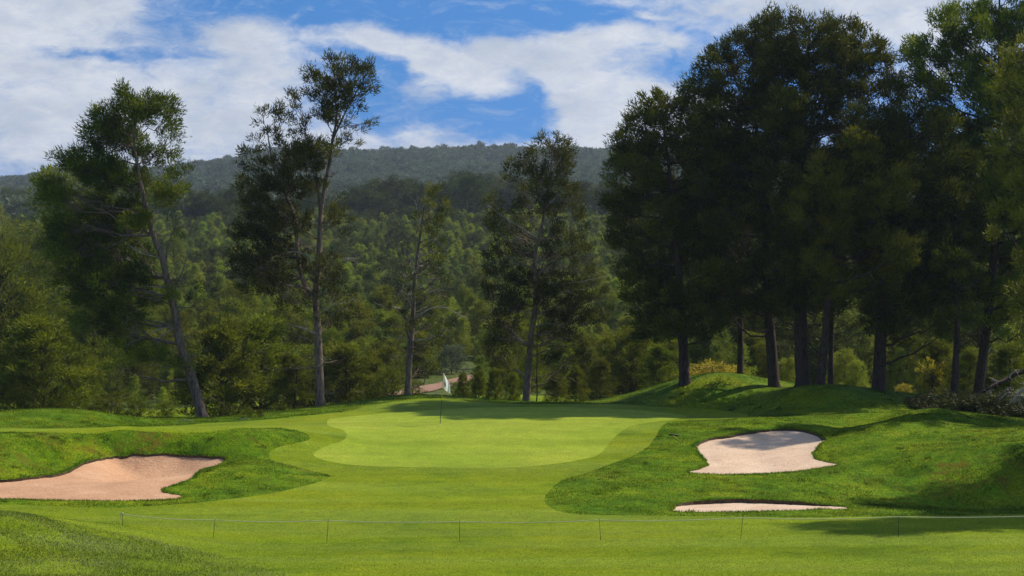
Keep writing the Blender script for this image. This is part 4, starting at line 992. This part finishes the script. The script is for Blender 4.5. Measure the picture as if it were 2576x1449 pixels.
def low_kind(name, seed, H, Rr, ncl, per, L, W, crad, bf, mat, shape, br=.5):
    cr, tk = grow(name, seed, H, Rr, ncl, per, L, W, crad, bf, mat, shape, br, wood=False)
    return cr
def gn_mass(name, label, pts, scl, rot, idx, meshes):
    coll = bpy.data.collections.new(name + '_kinds')
    for i, me in enumerate(meshes):
        o = bpy.data.objects.new('%s_%02d' % (me.name, i), me); coll.objects.link(o)
    me = bpy.data.meshes.new(name); me.vertices.add(len(pts)); me.vertices.foreach_set('co', np.asarray(pts, np.float32).ravel())
    fattr(me, 'sc', scl); fattr(me, 'ro', rot)
    a = me.attributes.new('ki', 'INT', 'POINT'); a.data.foreach_set('value', np.asarray(idx, np.int32))
    o = link(name, me)
    ng = bpy.data.node_groups.new(name, 'GeometryNodeTree')
    ng.interface.new_socket('Geometry', in_out='INPUT', socket_type='NodeSocketGeometry')
    ng.interface.new_socket('Geometry', in_out='OUTPUT', socket_type='NodeSocketGeometry')
    gi = ng.nodes.new('NodeGroupInput'); go = ng.nodes.new('NodeGroupOutput')
    ci = ng.nodes.new('GeometryNodeCollectionInfo'); ci.inputs['Collection'].default_value = coll; ci.inputs['Separate Children'].default_value = True; ci.inputs['Reset Children'].default_value = True
    ip = ng.nodes.new('GeometryNodeInstanceOnPoints'); ip.inputs['Pick Instance'].default_value = True
    def na(nm, ty='FLOAT'):
        x = ng.nodes.new('GeometryNodeInputNamedAttribute'); x.data_type = ty; x.inputs['Name'].default_value = nm; return x
    s = na('sc'); r = na('ro'); k = na('ki', 'INT')
    cb = ng.nodes.new('ShaderNodeCombineXYZ'); ng.links.new(r.outputs['Attribute'], cb.inputs[2])
    cs = ng.nodes.new('ShaderNodeCombineXYZ')
    for q in range(3): ng.links.new(s.outputs['Attribute'], cs.inputs[q])
    ng.links.new(gi.outputs[0], ip.inputs['Points']); ng.links.new(ci.outputs[0], ip.inputs['Instance'])
    ng.links.new(k.outputs['Attribute'], ip.inputs['Instance Index']); ng.links.new(cb.outputs[0], ip.inputs['Rotation']); ng.links.new(cs.outputs[0], ip.inputs['Scale'])
    ng.links.new(ip.outputs[0], go.inputs[0])
    md = o.modifiers.new('scatter', 'NODES'); md.node_group = ng
    tag(o, label, 'forest', kind='stuff')
    return o
mk = [low_kind('regrowth', 80 + i, 5.0, 1.9, 120, 22, .30, .095, .42, .05, M['needle_young'], 'cone', .40 + .12 * i) for i in range(3)]
mk.append(low_kind('regrowth', 84, 5.0, 2.0, 130, 22, .30, .095, .45, .1, M['umbrella'], 'round', .5))
idx = np.where(g.random(len(rest)) < .07, 3, g.integers(0, 3, len(rest)))
gn_mass('hillside_regrowth', 'mass of small light green pines covering the slope up to the ridge', np.column_stack([cand[rest], zc[rest] - .1]), hh[rest] / 5.0, g.uniform(0, 6.28, len(rest)), idx, mk)
# far hills
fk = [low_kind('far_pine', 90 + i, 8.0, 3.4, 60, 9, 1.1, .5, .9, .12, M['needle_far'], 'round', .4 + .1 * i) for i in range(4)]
fp = []
y = 450.0
while y < 1640:
    sp_ = np.interp(y, [450, 700, 1000, 1640], [4.0, 4.6, 5.2, 6.4])
    half = y * .33 + 30
    xs = np.arange(-half, half, sp_); xs = xs + g.uniform(-2, 2, len(xs))
    fp.append(np.column_stack([xs, y + g.uniform(-2, 2, len(xs))]))
    y += sp_ * (1.15 if y < 1400 else 1.6)
fp = np.vstack(fp); fz = zfar(fp[:, 0], fp[:, 1])
vv = VH - (fz + 5 - EYE) / fp[:, 1] * F
ok = vv < 600
fp = fp[ok]; fz = fz[ok]
sc_ = g.uniform(.55, 1.1, len(fp)) * (1 + .3 * (g.random(len(fp)) < .06))
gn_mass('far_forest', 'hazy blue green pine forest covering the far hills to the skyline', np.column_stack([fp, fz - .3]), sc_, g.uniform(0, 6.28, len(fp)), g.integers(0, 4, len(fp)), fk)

# ------------------------------------------------------------------ flagstick
M['pole_yellow'] = plain_mat('yellow_pole', (0.55, 0.38, 0.03), .4)
M['pole_dark'] = plain_mat('dark_pole_section', (0.02, 0.03, 0.015), .5)
M['cloth'] = plain_mat('white_flag_cloth', (0.90, 0.88, 0.84), .8, .04, 20, trans=.6)
M['ink'] = plain_mat('dark_flag_mark', (0.03, 0.03, 0.035), .7)
M['cup'] = plain_mat('cup_lining', (0.6, 0.6, 0.58), .5)
fb = unproj([(1107, 1067)])[0]; fz_ = zat(*fb)
root = bpy.data.objects.new('flagstick', None); COL.objects.link(root); root.location = (fb[0], fb[1], fz_)
tag(root, 'slim yellow and dark golf flagstick standing in the putting green', 'flagstick')
top = P(1116, 938, fb[1]) - np.array([fb[0], fb[1], fz_])
s = Soup(); s.tube([top * t for t in (-.06, 0, .48)], [.015] * 3, 10, False); link('lower_pole', s.mesh('lower_pole', [M['pole_dark']]), root)
s = Soup(); s.tube([top * t for t in (.48, .7, 1.0)], [.0145, .014, .012], 10); link('upper_pole', s.mesh('upper_pole', [M['pole_yellow']]), root)
s = Soup(); ring = []
for a in np.linspace(0, 2 * math.pi, 25): ring.append([.056 * math.cos(a), .056 * math.sin(a), .004])
s.tube(ring, [.004] * 25, 6, False); link('cup_rim', s.mesh('cup_rim', [M['cup']]), root)
# drooping pennant: rows down the pole, folding out to the right
pxs = D_ = fb[1]
outl_l = [(1116, 938), (1114, 952), (1113, 966), (1113, 975)]
nu, nv = 16, 14
gv = []
for j in range(nv):
    t = j / (nv - 1)
    # pole point of this row and its free edge, hanging lower with distance out
    a = np.array([1116 - 3 * t, 939 + 36 * t])
    bfree = np.array([1118 + 18 * t ** .9 - (0 if t < .72 else (t - .72) * 26), 941 + 41 * min(t, .72) / .72 + max(0, t - .72) * 42 ])
    bfree = np.array([1118, 942]) * (1 - t) + np.array([1137, 978]) * t if t < .7 else np.array([1131.3, 967.2]) * (1 - (t - .7) / .3) + np.array([1133, 990]) * ((t - .7) / .3)
    for i in range(nu):
        q = i / (nu - 1)
        p = a * (1 - q) + bfree * q
        p = p + np.array([0, 3.0 * math.sin(q * math.pi) * t * .6])
        w = P(p[0], p[1], fb[1]); w[1] += -0.05 * math.sin(q * 7 + t * 3) * (0.3 + q) + .07 * q * t
        gv.append(w - np.array([fb[0], fb[1], fz_]))
gv = np.array(gv); i = np.arange(nv - 1)[:, None] * nu + np.arange(nu - 1)[None]
q4 = np.stack([i, i + nu, i + nu + 1, i + 1], -1).reshape(-1, 4)
flag = link('flag', mesh_from('flag', gv, q4, True, [M['cloth']]), root)
flag['label'] = 'white drooping pennant with a small dark mark'
# printed mark: slanted oval sheet following the cloth
G3 = gv.reshape(nv, nu, 3)
def cloth(q, t):
    x = q * (nu - 1); y = t * (nv - 1); i0, j0 = int(min(x, nu - 2)), int(min(y, nv - 2)); fx_, fy_ = x - i0, y - j0
    return (G3[j0, i0] * (1 - fx_) * (1 - fy_) + G3[j0, i0 + 1] * fx_ * (1 - fy_) + G3[j0 + 1, i0] * (1 - fx_) * fy_ + G3[j0 + 1, i0 + 1] * fx_ * fy_)
mv = []; 
for rr_ in (0.0, .5, 1.0):
    for a in np.linspace(0, 2 * math.pi, 18, endpoint=False):
        mv.append(cloth(.33 + .10 * rr_ * math.cos(a) + .0 * math.sin(a), .69 + .15 * rr_ * math.sin(a) + .03 * rr_ * math.cos(a)) + np.array([0, -.006, 0]))
mf = []
for k in range(2):
    for a in range(18): mf.append([k * 18 + a, k * 18 + (a + 1) % 18, (k + 1) * 18 + (a + 1) % 18, (k + 1) * 18 + a])
link('flag_mark', mesh_from('flag_mark', np.array(mv), np.array(mf), True, [M['ink']]), flag)

# ------------------------------------------------------------------ rope barrier
M['stake'] = plain_mat('dark_metal_stake', (0.03, 0.045, 0.02), .5)
M['rope'] = plain_mat('pale_rope', (0.50, 0.46, 0.32), .9, .2, 60)
posts = [((308, 1338), (308, 1292)), ((536, 1354), (541, 1307)), ((822, 1355), (826, 1308)), ((1156, 1362), (1156, 1311)), ((1511, 1356), (1508, 1307)), ((1863, 1354), (1869, 1301)), ((2260, 1353), (2260, 1299)), ((2700, 1351), (2704, 1292))]
tops = []
names = ['rope stake at the left end with the rope tail tied round its top', 'second rope stake, tilted to the right, from the left end', 'third rope stake from the left end, below the left part of the green', 'upright rope stake below the middle of the putting green', 'rope stake below the right end of the putting green', 'tilted rope stake below the narrow crescent bunker', 'last rope stake in the picture, near the right edge', 'rope stake holding the rope beyond the right edge']
for i, (bpx, tpx) in enumerate(posts):
    D = 49.6; b = P(bpx[0], bpx[1], D); b[2] = zat(b[0], D); tpos = P(tpx[0], tpx[1], D)
    s = Soup(); d = tpos - b; s.tube([d * -.12, d * .4, d * 1.02], [.0075, .0075, .0065], 8)
    # little eyelet at the top
    ey = [d + np.array([.018 * math.cos(a), 0, .018 * math.sin(a)]) for a in np.linspace(0, 2 * math.pi, 11)]
    s.tube(ey, [.004] * 11, 5, False)
    o = link('rope_stake', s.mesh('rope_stake', [M['stake']]), None, b); tag(o, names[i], 'stake', 'stakes of the rope barrier')
    tops.append(tpos)
R_ = Soup(); o0 = tops[0]
sag = [.055, .045, .04, .05, .05, .05, .05]
line = []
for a, b, sg in zip(tops[:-1], tops[1:], sag):
    for t in np.linspace(0, 1, 20, endpoint=False):
        p = a * (1 - t) + b * t; p = p.copy(); p[2] -= 4 * sg * t * (1 - t) + .012; p[1] -= .012; line.append(p)
line.append(tops[-1]); line = np.array(line)
R_.tube(line - o0, [.0095] * len(line), 8)
for k in range(3):     # knot and tail
    ring = [np.array([.022 * math.cos(a), .022 * math.sin(a), -.012 + k * .014]) for a in np.linspace(0, 2 * math.pi, 13)]
    R_.tube(ring, [.011] * 13, 6, False)
R_.tube([np.array([-.02, 0, 0]), np.array([-.05, -.01, .005]), np.array([-.06, -.02, -.06]), np.array([-.04, -.02, -.15])], [.011, .012, .011, .009], 6)
tag(link('rope', R_.mesh('rope', [M['rope']]), None, o0), 'pale rope strung along the stakes across the fairway', 'rope')

# ------------------------------------------------------------------ bunker rake
rb = unproj([(1694, 1099)])[0]; z0 = zat(*rb)
root = bpy.data.objects.new('bunker_rake', None); COL.objects.link(root); root.location = (rb[0], rb[1], z0)
tag(root, 'black headed rake with yellow handle lying on the grass beside the pale bunker', 'rake')
M['black'] = plain_mat('black_plastic', (0.008, 0.008, 0.009), .45)
e0 = P(1682, 1093.5, rb[1]); e1 = P(1707, 1103.5, rb[1] - .15); org = np.array([rb[0], rb[1], z0])
e0[2] = max(e0[2], zat(e0[0], e0[1]) + .07); e1[2] = max(e1[2], zat(e1[0], e1[1]) + .06)
a, b = e0 - org, e1 - org; ax = (b - a) / 2; mid = (a + b) / 2
upv = np.array([0, -.012, .026])
s = Soup(); s.box(mid, ax, np.array([0, .022, .005]), upv)
for t in np.linspace(-.95, .95, 15):
    c = mid + ax * t; s.tube([c + np.array([0, .02, -.01]), c + np.array([0, .06, -.05])], [.006, .003], 5)
link('rake_head', s.mesh('rake_head', [M['black']], False), root)
hs = mid + np.array([-.02, -.03, -.015]); he = P(1716, 1116, rb[1] - 1.6) - org; he[2] = zat(he[0] + org[0], he[1] + org[1]) - org[2] + .015
hm = (hs + he) / 2; hm[2] = zat(hm[0] + org[0], hm[1] + org[1]) - org[2] + .02
s = Soup(); s.tube([hs, hm, he], [.014, .013, .012], 8); link('handle', s.mesh('handle', [M['pole_yellow']]), root)

# ------------------------------------------------------------------ brush pile and fallen limbs at the right
D = 84.5
pb = P(2440, 1045, D); zb = zat(pb[0], D)
root = bpy.data.objects.new('brush_pile', None); COL.objects.link(root); root.location = (pb[0], D, zb)
tag(root, 'long low pile of cut pine brush along the wood edge at the right', 'brush pile')
cc = []
tw = Soup()
for _ in range(330):
    U = rng.uniform(2300, 2640); x = (U - UC) / F * D; yy = D + rng.normal(0, .9)
    hgt = np.interp(U, [2300, 2340, 2420, 2520, 2576, 2640], [.2, .5, .7, .7, .7, .5])
    cc.append([x, yy, zat(x, yy) + rng.uniform(0, hgt)])
cc = np.array(cc) - np.array([pb[0], D, zb])
dd = unit(np.column_stack([rng.normal(0, 1, len(cc)), rng.normal(0, .5, len(cc)), rng.normal(-.1, .25, len(cc))]))
link('needles', crown_obj('needles', [leaves(cc, dd, .28, 70, .22, .05, np.clip(.5 + rng.normal(0, .2, len(cc)), 0, 1), up=0)], M['brush']), root)
for j in range(110):
    c = cc[rng.integers(len(cc))]; tw.tube(wob(c - dd[j] * rng.uniform(.3, 1.0), c + dd[j] * rng.uniform(.3, 1.1) + [0, 0, .08], 5, .06), np.linspace(.018, .006, 5), 4, False)
link('twigs', tw.mesh('twigs', [M['bark_red']]), root)
def limb_thing(name, label, lines, D, mat, wpx, forks):
    p0 = P(*lines[0], D); root = bpy.data.objects.new(name, None); COL.objects.link(root); root.location = p0; tag(root, label, 'fallen branch')
    s = Soup(); q = np.array([P(u, v, D) for u, v in lines]); q[:, 1] += np.cumsum(rng.normal(0, .2, len(q))); q = resample(q, .2, False)
    s.tube(q - p0, np.linspace(wpx[0], wpx[1], len(q)) / 2 * D / F, 9); link('limb', s.mesh('limb', [mat]), root)
    f = Soup()
    for fk_ in forks:
        a = np.array([P(u, v, D - .2) for u, v in fk_]); a = resample(a, .15, False); f.tube(a - p0, np.linspace(.035, .01, len(a)), 5)
        for _ in range(7):
            c = a[rng.integers(len(a) // 3, len(a))]; f.tube(wob(c, c + unit(rng.normal(0, 1, 3) + [0, 0, -.2]) * rng.uniform(.2, .7), 5, .1) - p0, np.linspace(.013, .005, 5), 3, False)
    link('side_branches', f.mesh('side_branches', [M['dead']]), root)
f5 = (2264, 817.6, .19103)
def k5(L_): return [(f5[0] + x * f5[2], f5[1] + y * f5[2]) for x, y in L_]
limb_thing('fallen_limb', 'thick dark broken limb slanting up above the brush pile', k5([(1100,885),(1190,830),(1300,770),(1450,720),(1560,650),(1700,600),(1900,540)]), 84.0, M['bark_red'], (7, 15),
  [k5([(1185,850),(1190,900),(1215,960)]), k5([(1440,700),(1460,650),(1520,600)]), k5([(1300,750),(1250,720),(1190,700)])])
limb_thing('fallen_limb', 'pale forked dead branch hanging over the brush at the right edge', k5([(1435,1060),(1480,1000),(1550,930),(1620,860),(1750,800)]), 82.8, M['dead'], (5, 12),
  [k5([(1560,930),(1575,1000),(1590,1060),(1620,1095)]), k5([(1540,940),(1600,930),(1640,960)]), k5([(1310,980),(1380,920),(1440,885),(1530,895)]), k5([(1380,880),(1410,840),(1470,820)]), k5([(1600,880),(1640,780),(1580,770)])])

# dry sticks at the bank edge under the leaning pine
for U0, D0, lb in ((725, 86.0, 0),):
    pass
for (a, b_, c, lb) in (((720, 1063), (738, 1055), (772, 1062), 'bent dry stick on the bank edge left of the leaning pine foot'), ((945, 1056), (985, 1051), (1000, 1055), 'dry stick lying on the bank edge right of the leaning pine')):
    q = [(p[0] * .3418 * 2.0 if False else p[0]) for p in (a, b_, c)]
for px, lb in (([(449, 1062), (465, 1054), (490, 1060)], 'bent dry stick on the bank edge left of the leaning pine foot'), ([(600, 1054), (617, 1048), (630, 1052)], 'dry stick on the bank edge beside the bright weed')):
    D0 = 85.0; q = np.array([P(u, v, D0) for u, v in px]); g0 = zat(q[0, 0], D0) + .01; sh = q[0, 2] - g0; q[:, 2] -= sh
    q[-1, 2] = zat(q[-1, 0], D0) + .01
    s = Soup(); s.tube(resample(q, .1, False) - q[0], np.linspace(.02, .012, len(resample(q, .1, False))), 6)
    tag(link('stick', s.mesh('stick', [M['dead']]), None, q[0]), lb, 'stick')

# ------------------------------------------------------------------ haze
hz = Soup(); hz.box([0, 820, 88], [1400, 0, 0], [0, 900, 0], [0, 0, 98])
m, nt, out = new_mat('haze')
pv = N(nt, 'ShaderNodeVolumePrincipled'); pv.inputs['Density'].default_value = 0.00014; pv.inputs['Color'].default_value = (0.70, 0.80, 0.95, 1); pv.inputs['Anisotropy'].default_value = 0.2
nt.links.new(pv.outputs[0], out.inputs['Volume'])
HAZE = link('haze', hz.mesh('haze', [m], False)); tag(HAZE, 'thin blue air haze over the valley and hills', 'haze', kind='stuff')

# ------------------------------------------------------------------ sun, sky, camera
sd = Vector((math.sin(math.radians(SUN_AZ)) * math.cos(math.radians(SUN_EL)), math.cos(math.radians(SUN_AZ)) * math.cos(math.radians(SUN_EL)), math.sin(math.radians(SUN_EL))))
L = bpy.data.lights.new('sun', 'SUN'); L.energy = 4.9; L.angle = math.radians(0.6); L.color = (1.0, 0.93, 0.80)
lo = bpy.data.objects.new('sun', L); COL.objects.link(lo); lo.rotation_euler = sd.to_track_quat('Z', 'Y').to_euler(); lo.location = (0, 0, 60)

w = bpy.data.worlds.new('World'); S.world = w; w.use_nodes = True
nt = w.node_tree; nt.nodes.clear()
out = nt.nodes.new('ShaderNodeOutputWorld'); bg = nt.nodes.new('ShaderNodeBackground'); bg.inputs['Strength'].default_value = 0.10
nt.links.new(bg.outputs[0], out.inputs[0])
tc = N(nt, 'ShaderNodeTexCoord').outputs['Generated']
sep = N(nt, 'ShaderNodeSeparateXYZ'); nt.links.new(tc, sep.inputs[0])
# the blue of higher sky, pulled down towards the horizon (clear polarised spring sky)
sv = N(nt, 'ShaderNodeVectorMath', operation='ADD'); nt.links.new(tc, sv.inputs[0]); sv.inputs[1].default_value = (0, 0, 0.42)
nrm = N(nt, 'ShaderNodeVectorMath', operation='NORMALIZE'); nt.links.new(sv.outputs[0], nrm.inputs[0])
sky = N(nt, 'ShaderNodeTexSky', sky_type='NISHITA'); sky.sun_disc = False; sky.sun_elevation = math.radians(SUN_EL); sky.sun_rotation = math.radians(SUN_AZ); sky.ozone_density = 3.0; sky.dust_density = 0.3; sky.air_density = 1.0
nt.links.new(nrm.outputs[0], sky.inputs['Vector'])
hs_ = N(nt, 'ShaderNodeHueSaturation'); hs_.inputs['Saturation'].default_value = 1.34; hs_.inputs['Value'].default_value = 1.6; nt.links.new(sky.outputs[0], hs_.inputs['Color'])
az = N(nt, 'ShaderNodeMath', operation='ARCTAN2'); nt.links.new(sep.outputs[0], az.inputs[0]); nt.links.new(sep.outputs[1], az.inputs[1])
el = N(nt, 'ShaderNodeMath', operation='ARCSINE'); nt.links.new(sep.outputs[2], el.inputs[0])
ae = N(nt, 'ShaderNodeCombineXYZ'); nt.links.new(az.outputs[0], ae.inputs[0]); nt.links.new(el.outputs[0], ae.inputs[1])
# stretch so cloud wisps run sideways
st = N(nt, 'ShaderNodeMapping'); st.inputs['Scale'].default_value = (9, 20, 1); st.inputs['Rotation'].default_value = (0, 0, -0.22); nt.links.new(ae.outputs[0], st.inputs['Vector'])
wn = N(nt, 'ShaderNodeTexNoise'); wn.inputs['Scale'].default_value = 1.3; wn.inputs['Detail'].default_value = 5; nt.links.new(st.outputs[0], wn.inputs['Vector'])
wsub = N(nt, 'ShaderNodeVectorMath', operation='SUBTRACT'); nt.links.new(wn.outputs['Color'], wsub.inputs[0]); wsub.inputs[1].default_value = (.5, .5, .5)
wmul = N(nt, 'ShaderNodeVectorMath', operation='MULTIPLY'); nt.links.new(wsub.outputs[0], wmul.inputs[0]); wmul.inputs[1].default_value = (.12, .045, 0)
wad = N(nt, 'ShaderNodeVectorMath', operation='ADD'); nt.links.new(ae.outputs[0], wad.inputs[0]); nt.links.new(wmul.outputs[0], wad.inputs[1])
blobs = [  # U, V, rU, rV, rotation(deg, clockwise in picture), weight
 (60,60,400,140,-8,1.1),(-100,30,400,200,0,.9),(260,40,160,50,0,.4),(330,120,100,40,-20,.35),
 (100,330,520,190,4,1.2),(330,240,260,90,0,.5),(600,150,210,110,10,.85),(700,110,260,55,-4,.55),(640,300,330,130,12,.85),(900,390,300,80,0,.7),
 (1060,140,210,65,16,.95),(1270,125,280,80,14,1.0),(1480,210,300,120,24,1.1),(1640,300,270,150,20,1.1),(1150,225,200,78,28,1.0),(1060,185,140,55,30,.7),(900,120,140,30,10,.35),
 (1250,385,520,60,0,.95),(1450,350,260,60,0,.5),(1520,102,150,32,-4,.8),(1655,108,95,45,12,.8),(1665,44,55,10,6,.6),(1800,50,240,60,8,.5),
 (2150,10,420,45,3,1.0),(2250,90,420,80,6,.75),(2350,180,300,120,0,.6),(1500,5,250,20,0,.25),
 (1270,292,175,52,-6,-1.5),(965,255,60,110,8,-.7),(1000,60,420,65,0,-.6),(640,45,420,60,-4,-.5),(230,152,170,20,-4,-.75),(1560,170,260,30,14,-.55),(1350,55,360,40,0,-.5),(1900,75,120,25,0,-.2),(1230,170,120,28,15,-.25),(520,215,110,50,30,-.35)]
acc = None
for (U, V, ru, rv, ro_, wt_) in blobs:
    mp = N(nt, 'ShaderNodeMapping', vector_type='TEXTURE')
    mp.inputs['Location'].default_value = ((U - UC) / F, (VH - V) / F, 0); mp.inputs['Scale'].default_value = (ru / F * 1.25, rv / F * 1.25, 1); mp.inputs['Rotation'].default_value = (0, 0, math.radians(-ro_))
    nt.links.new(wad.outputs[0], mp.inputs['Vector'])
    gr = N(nt, 'ShaderNodeTexGradient', gradient_type='QUADRATIC_SPHERE'); nt.links.new(mp.outputs[0], gr.inputs[0])
    gr.gradient_type = 'SPHERICAL'
    mu = N(nt, 'ShaderNodeMath', operation='MULTIPLY_ADD'); nt.links.new(gr.outputs['Fac'], mu.inputs[0]); mu.inputs[1].default_value = wt_ * 1.25
    if acc is None: mu.inputs[2].default_value = 0
    else: nt.links.new(acc, mu.inputs[2])
    acc = mu.outputs[0]
fb1 = noise(nt, st.outputs[0], 1.3, 12, .66, .5); fb2 = noise(nt, st.outputs[0], 5.5, 9, .7, .8)
a1 = N(nt, 'ShaderNodeMath', operation='MULTIPLY_ADD'); nt.links.new(fb1, a1.inputs[0]); a1.inputs[1].default_value = 2.4; a1.inputs[2].default_value = -1.2 - .78
a2 = N(nt, 'ShaderNodeMath', operation='MULTIPLY_ADD'); nt.links.new(fb2, a2.inputs[0]); a2.inputs[1].default_value = 1.7; nt.links.new(a1.outputs[0], a2.inputs[2])
# elsewhere in the sky (outside the seen part) ordinary broken cloud
elm = remap(nt, el.outputs[0], .24, .45, 0, .3)
a3 = N(nt, 'ShaderNodeMath', operation='ADD'); nt.links.new(a2.outputs[0], a3.inputs[0]); nt.links.new(acc, a3.inputs[1])
a4 = N(nt, 'ShaderNodeMath', operation='ADD'); nt.links.new(a3.outputs[0], a4.inputs[0]); nt.links.new(elm, a4.inputs[1])
den = remap(nt, a4.outputs[0], -.2, 1.35, 0, .97)
shade = remap(nt, noise(nt, st.outputs[0], 1.9, 6, .6), .3, .7)
ccol = mixc(nt, shade, (5.6, 6.1, 6.9), (8.0, 8.2, 8.6))
veil = remap(nt, noise(nt, st.outputs[0], 2.6, 9, .68, 1.6), .48, .78, 0, .45)
mxd = N(nt, 'ShaderNodeMath', operation='MAXIMUM'); nt.links.new(den, mxd.inputs[0]); nt.links.new(veil, mxd.inputs[1])
brk = remap(nt, noise(nt, st.outputs[0], 7.5, 8, .7, 1.0), .3, .7, .84, 1.0)
mdb = N(nt, 'ShaderNodeMath', operation='MULTIPLY'); nt.links.new(mxd.outputs[0], mdb.inputs[0]); nt.links.new(brk, mdb.inputs[1])
skyc = mixc(nt, mdb.outputs[0], hs_.outputs[0], ccol)
nt.links.new(skyc, bg.inputs['Color'])

cam = bpy.data.cameras.new('camera'); co = bpy.data.objects.new('camera', cam); COL.objects.link(co); S.camera = co
co.location = (0, 0, EYE); co.rotation_euler = (math.radians(90), 0, 0)
cam.sensor_width = 36; cam.lens = F / 2576 * 36; cam.shift_y = (VH - 724.5) / 2576; cam.clip_end = 6000; cam.clip_start = 0.5
S.view_settings.view_transform = 'Standard'; S.view_settings.look = 'None'; S.view_settings.exposure = 0.0; S.view_settings.gamma = 1
S.render.engine = 'CYCLES'
S.cycles.max_bounces = 6; S.cycles.diffuse_bounces = 3; S.cycles.transmission_bounces = 3; S.cycles.volume_bounces = 0; S.cycles.transparent_max_bounces = 4
S.cycles.use_denoising = True; S.cycles.denoiser = 'OPENIMAGEDENOISE'; S.cycles.denoising_input_passes = 'RGB_ALBEDO_NORMAL'; S.cycles.denoising_prefilter = 'NONE'
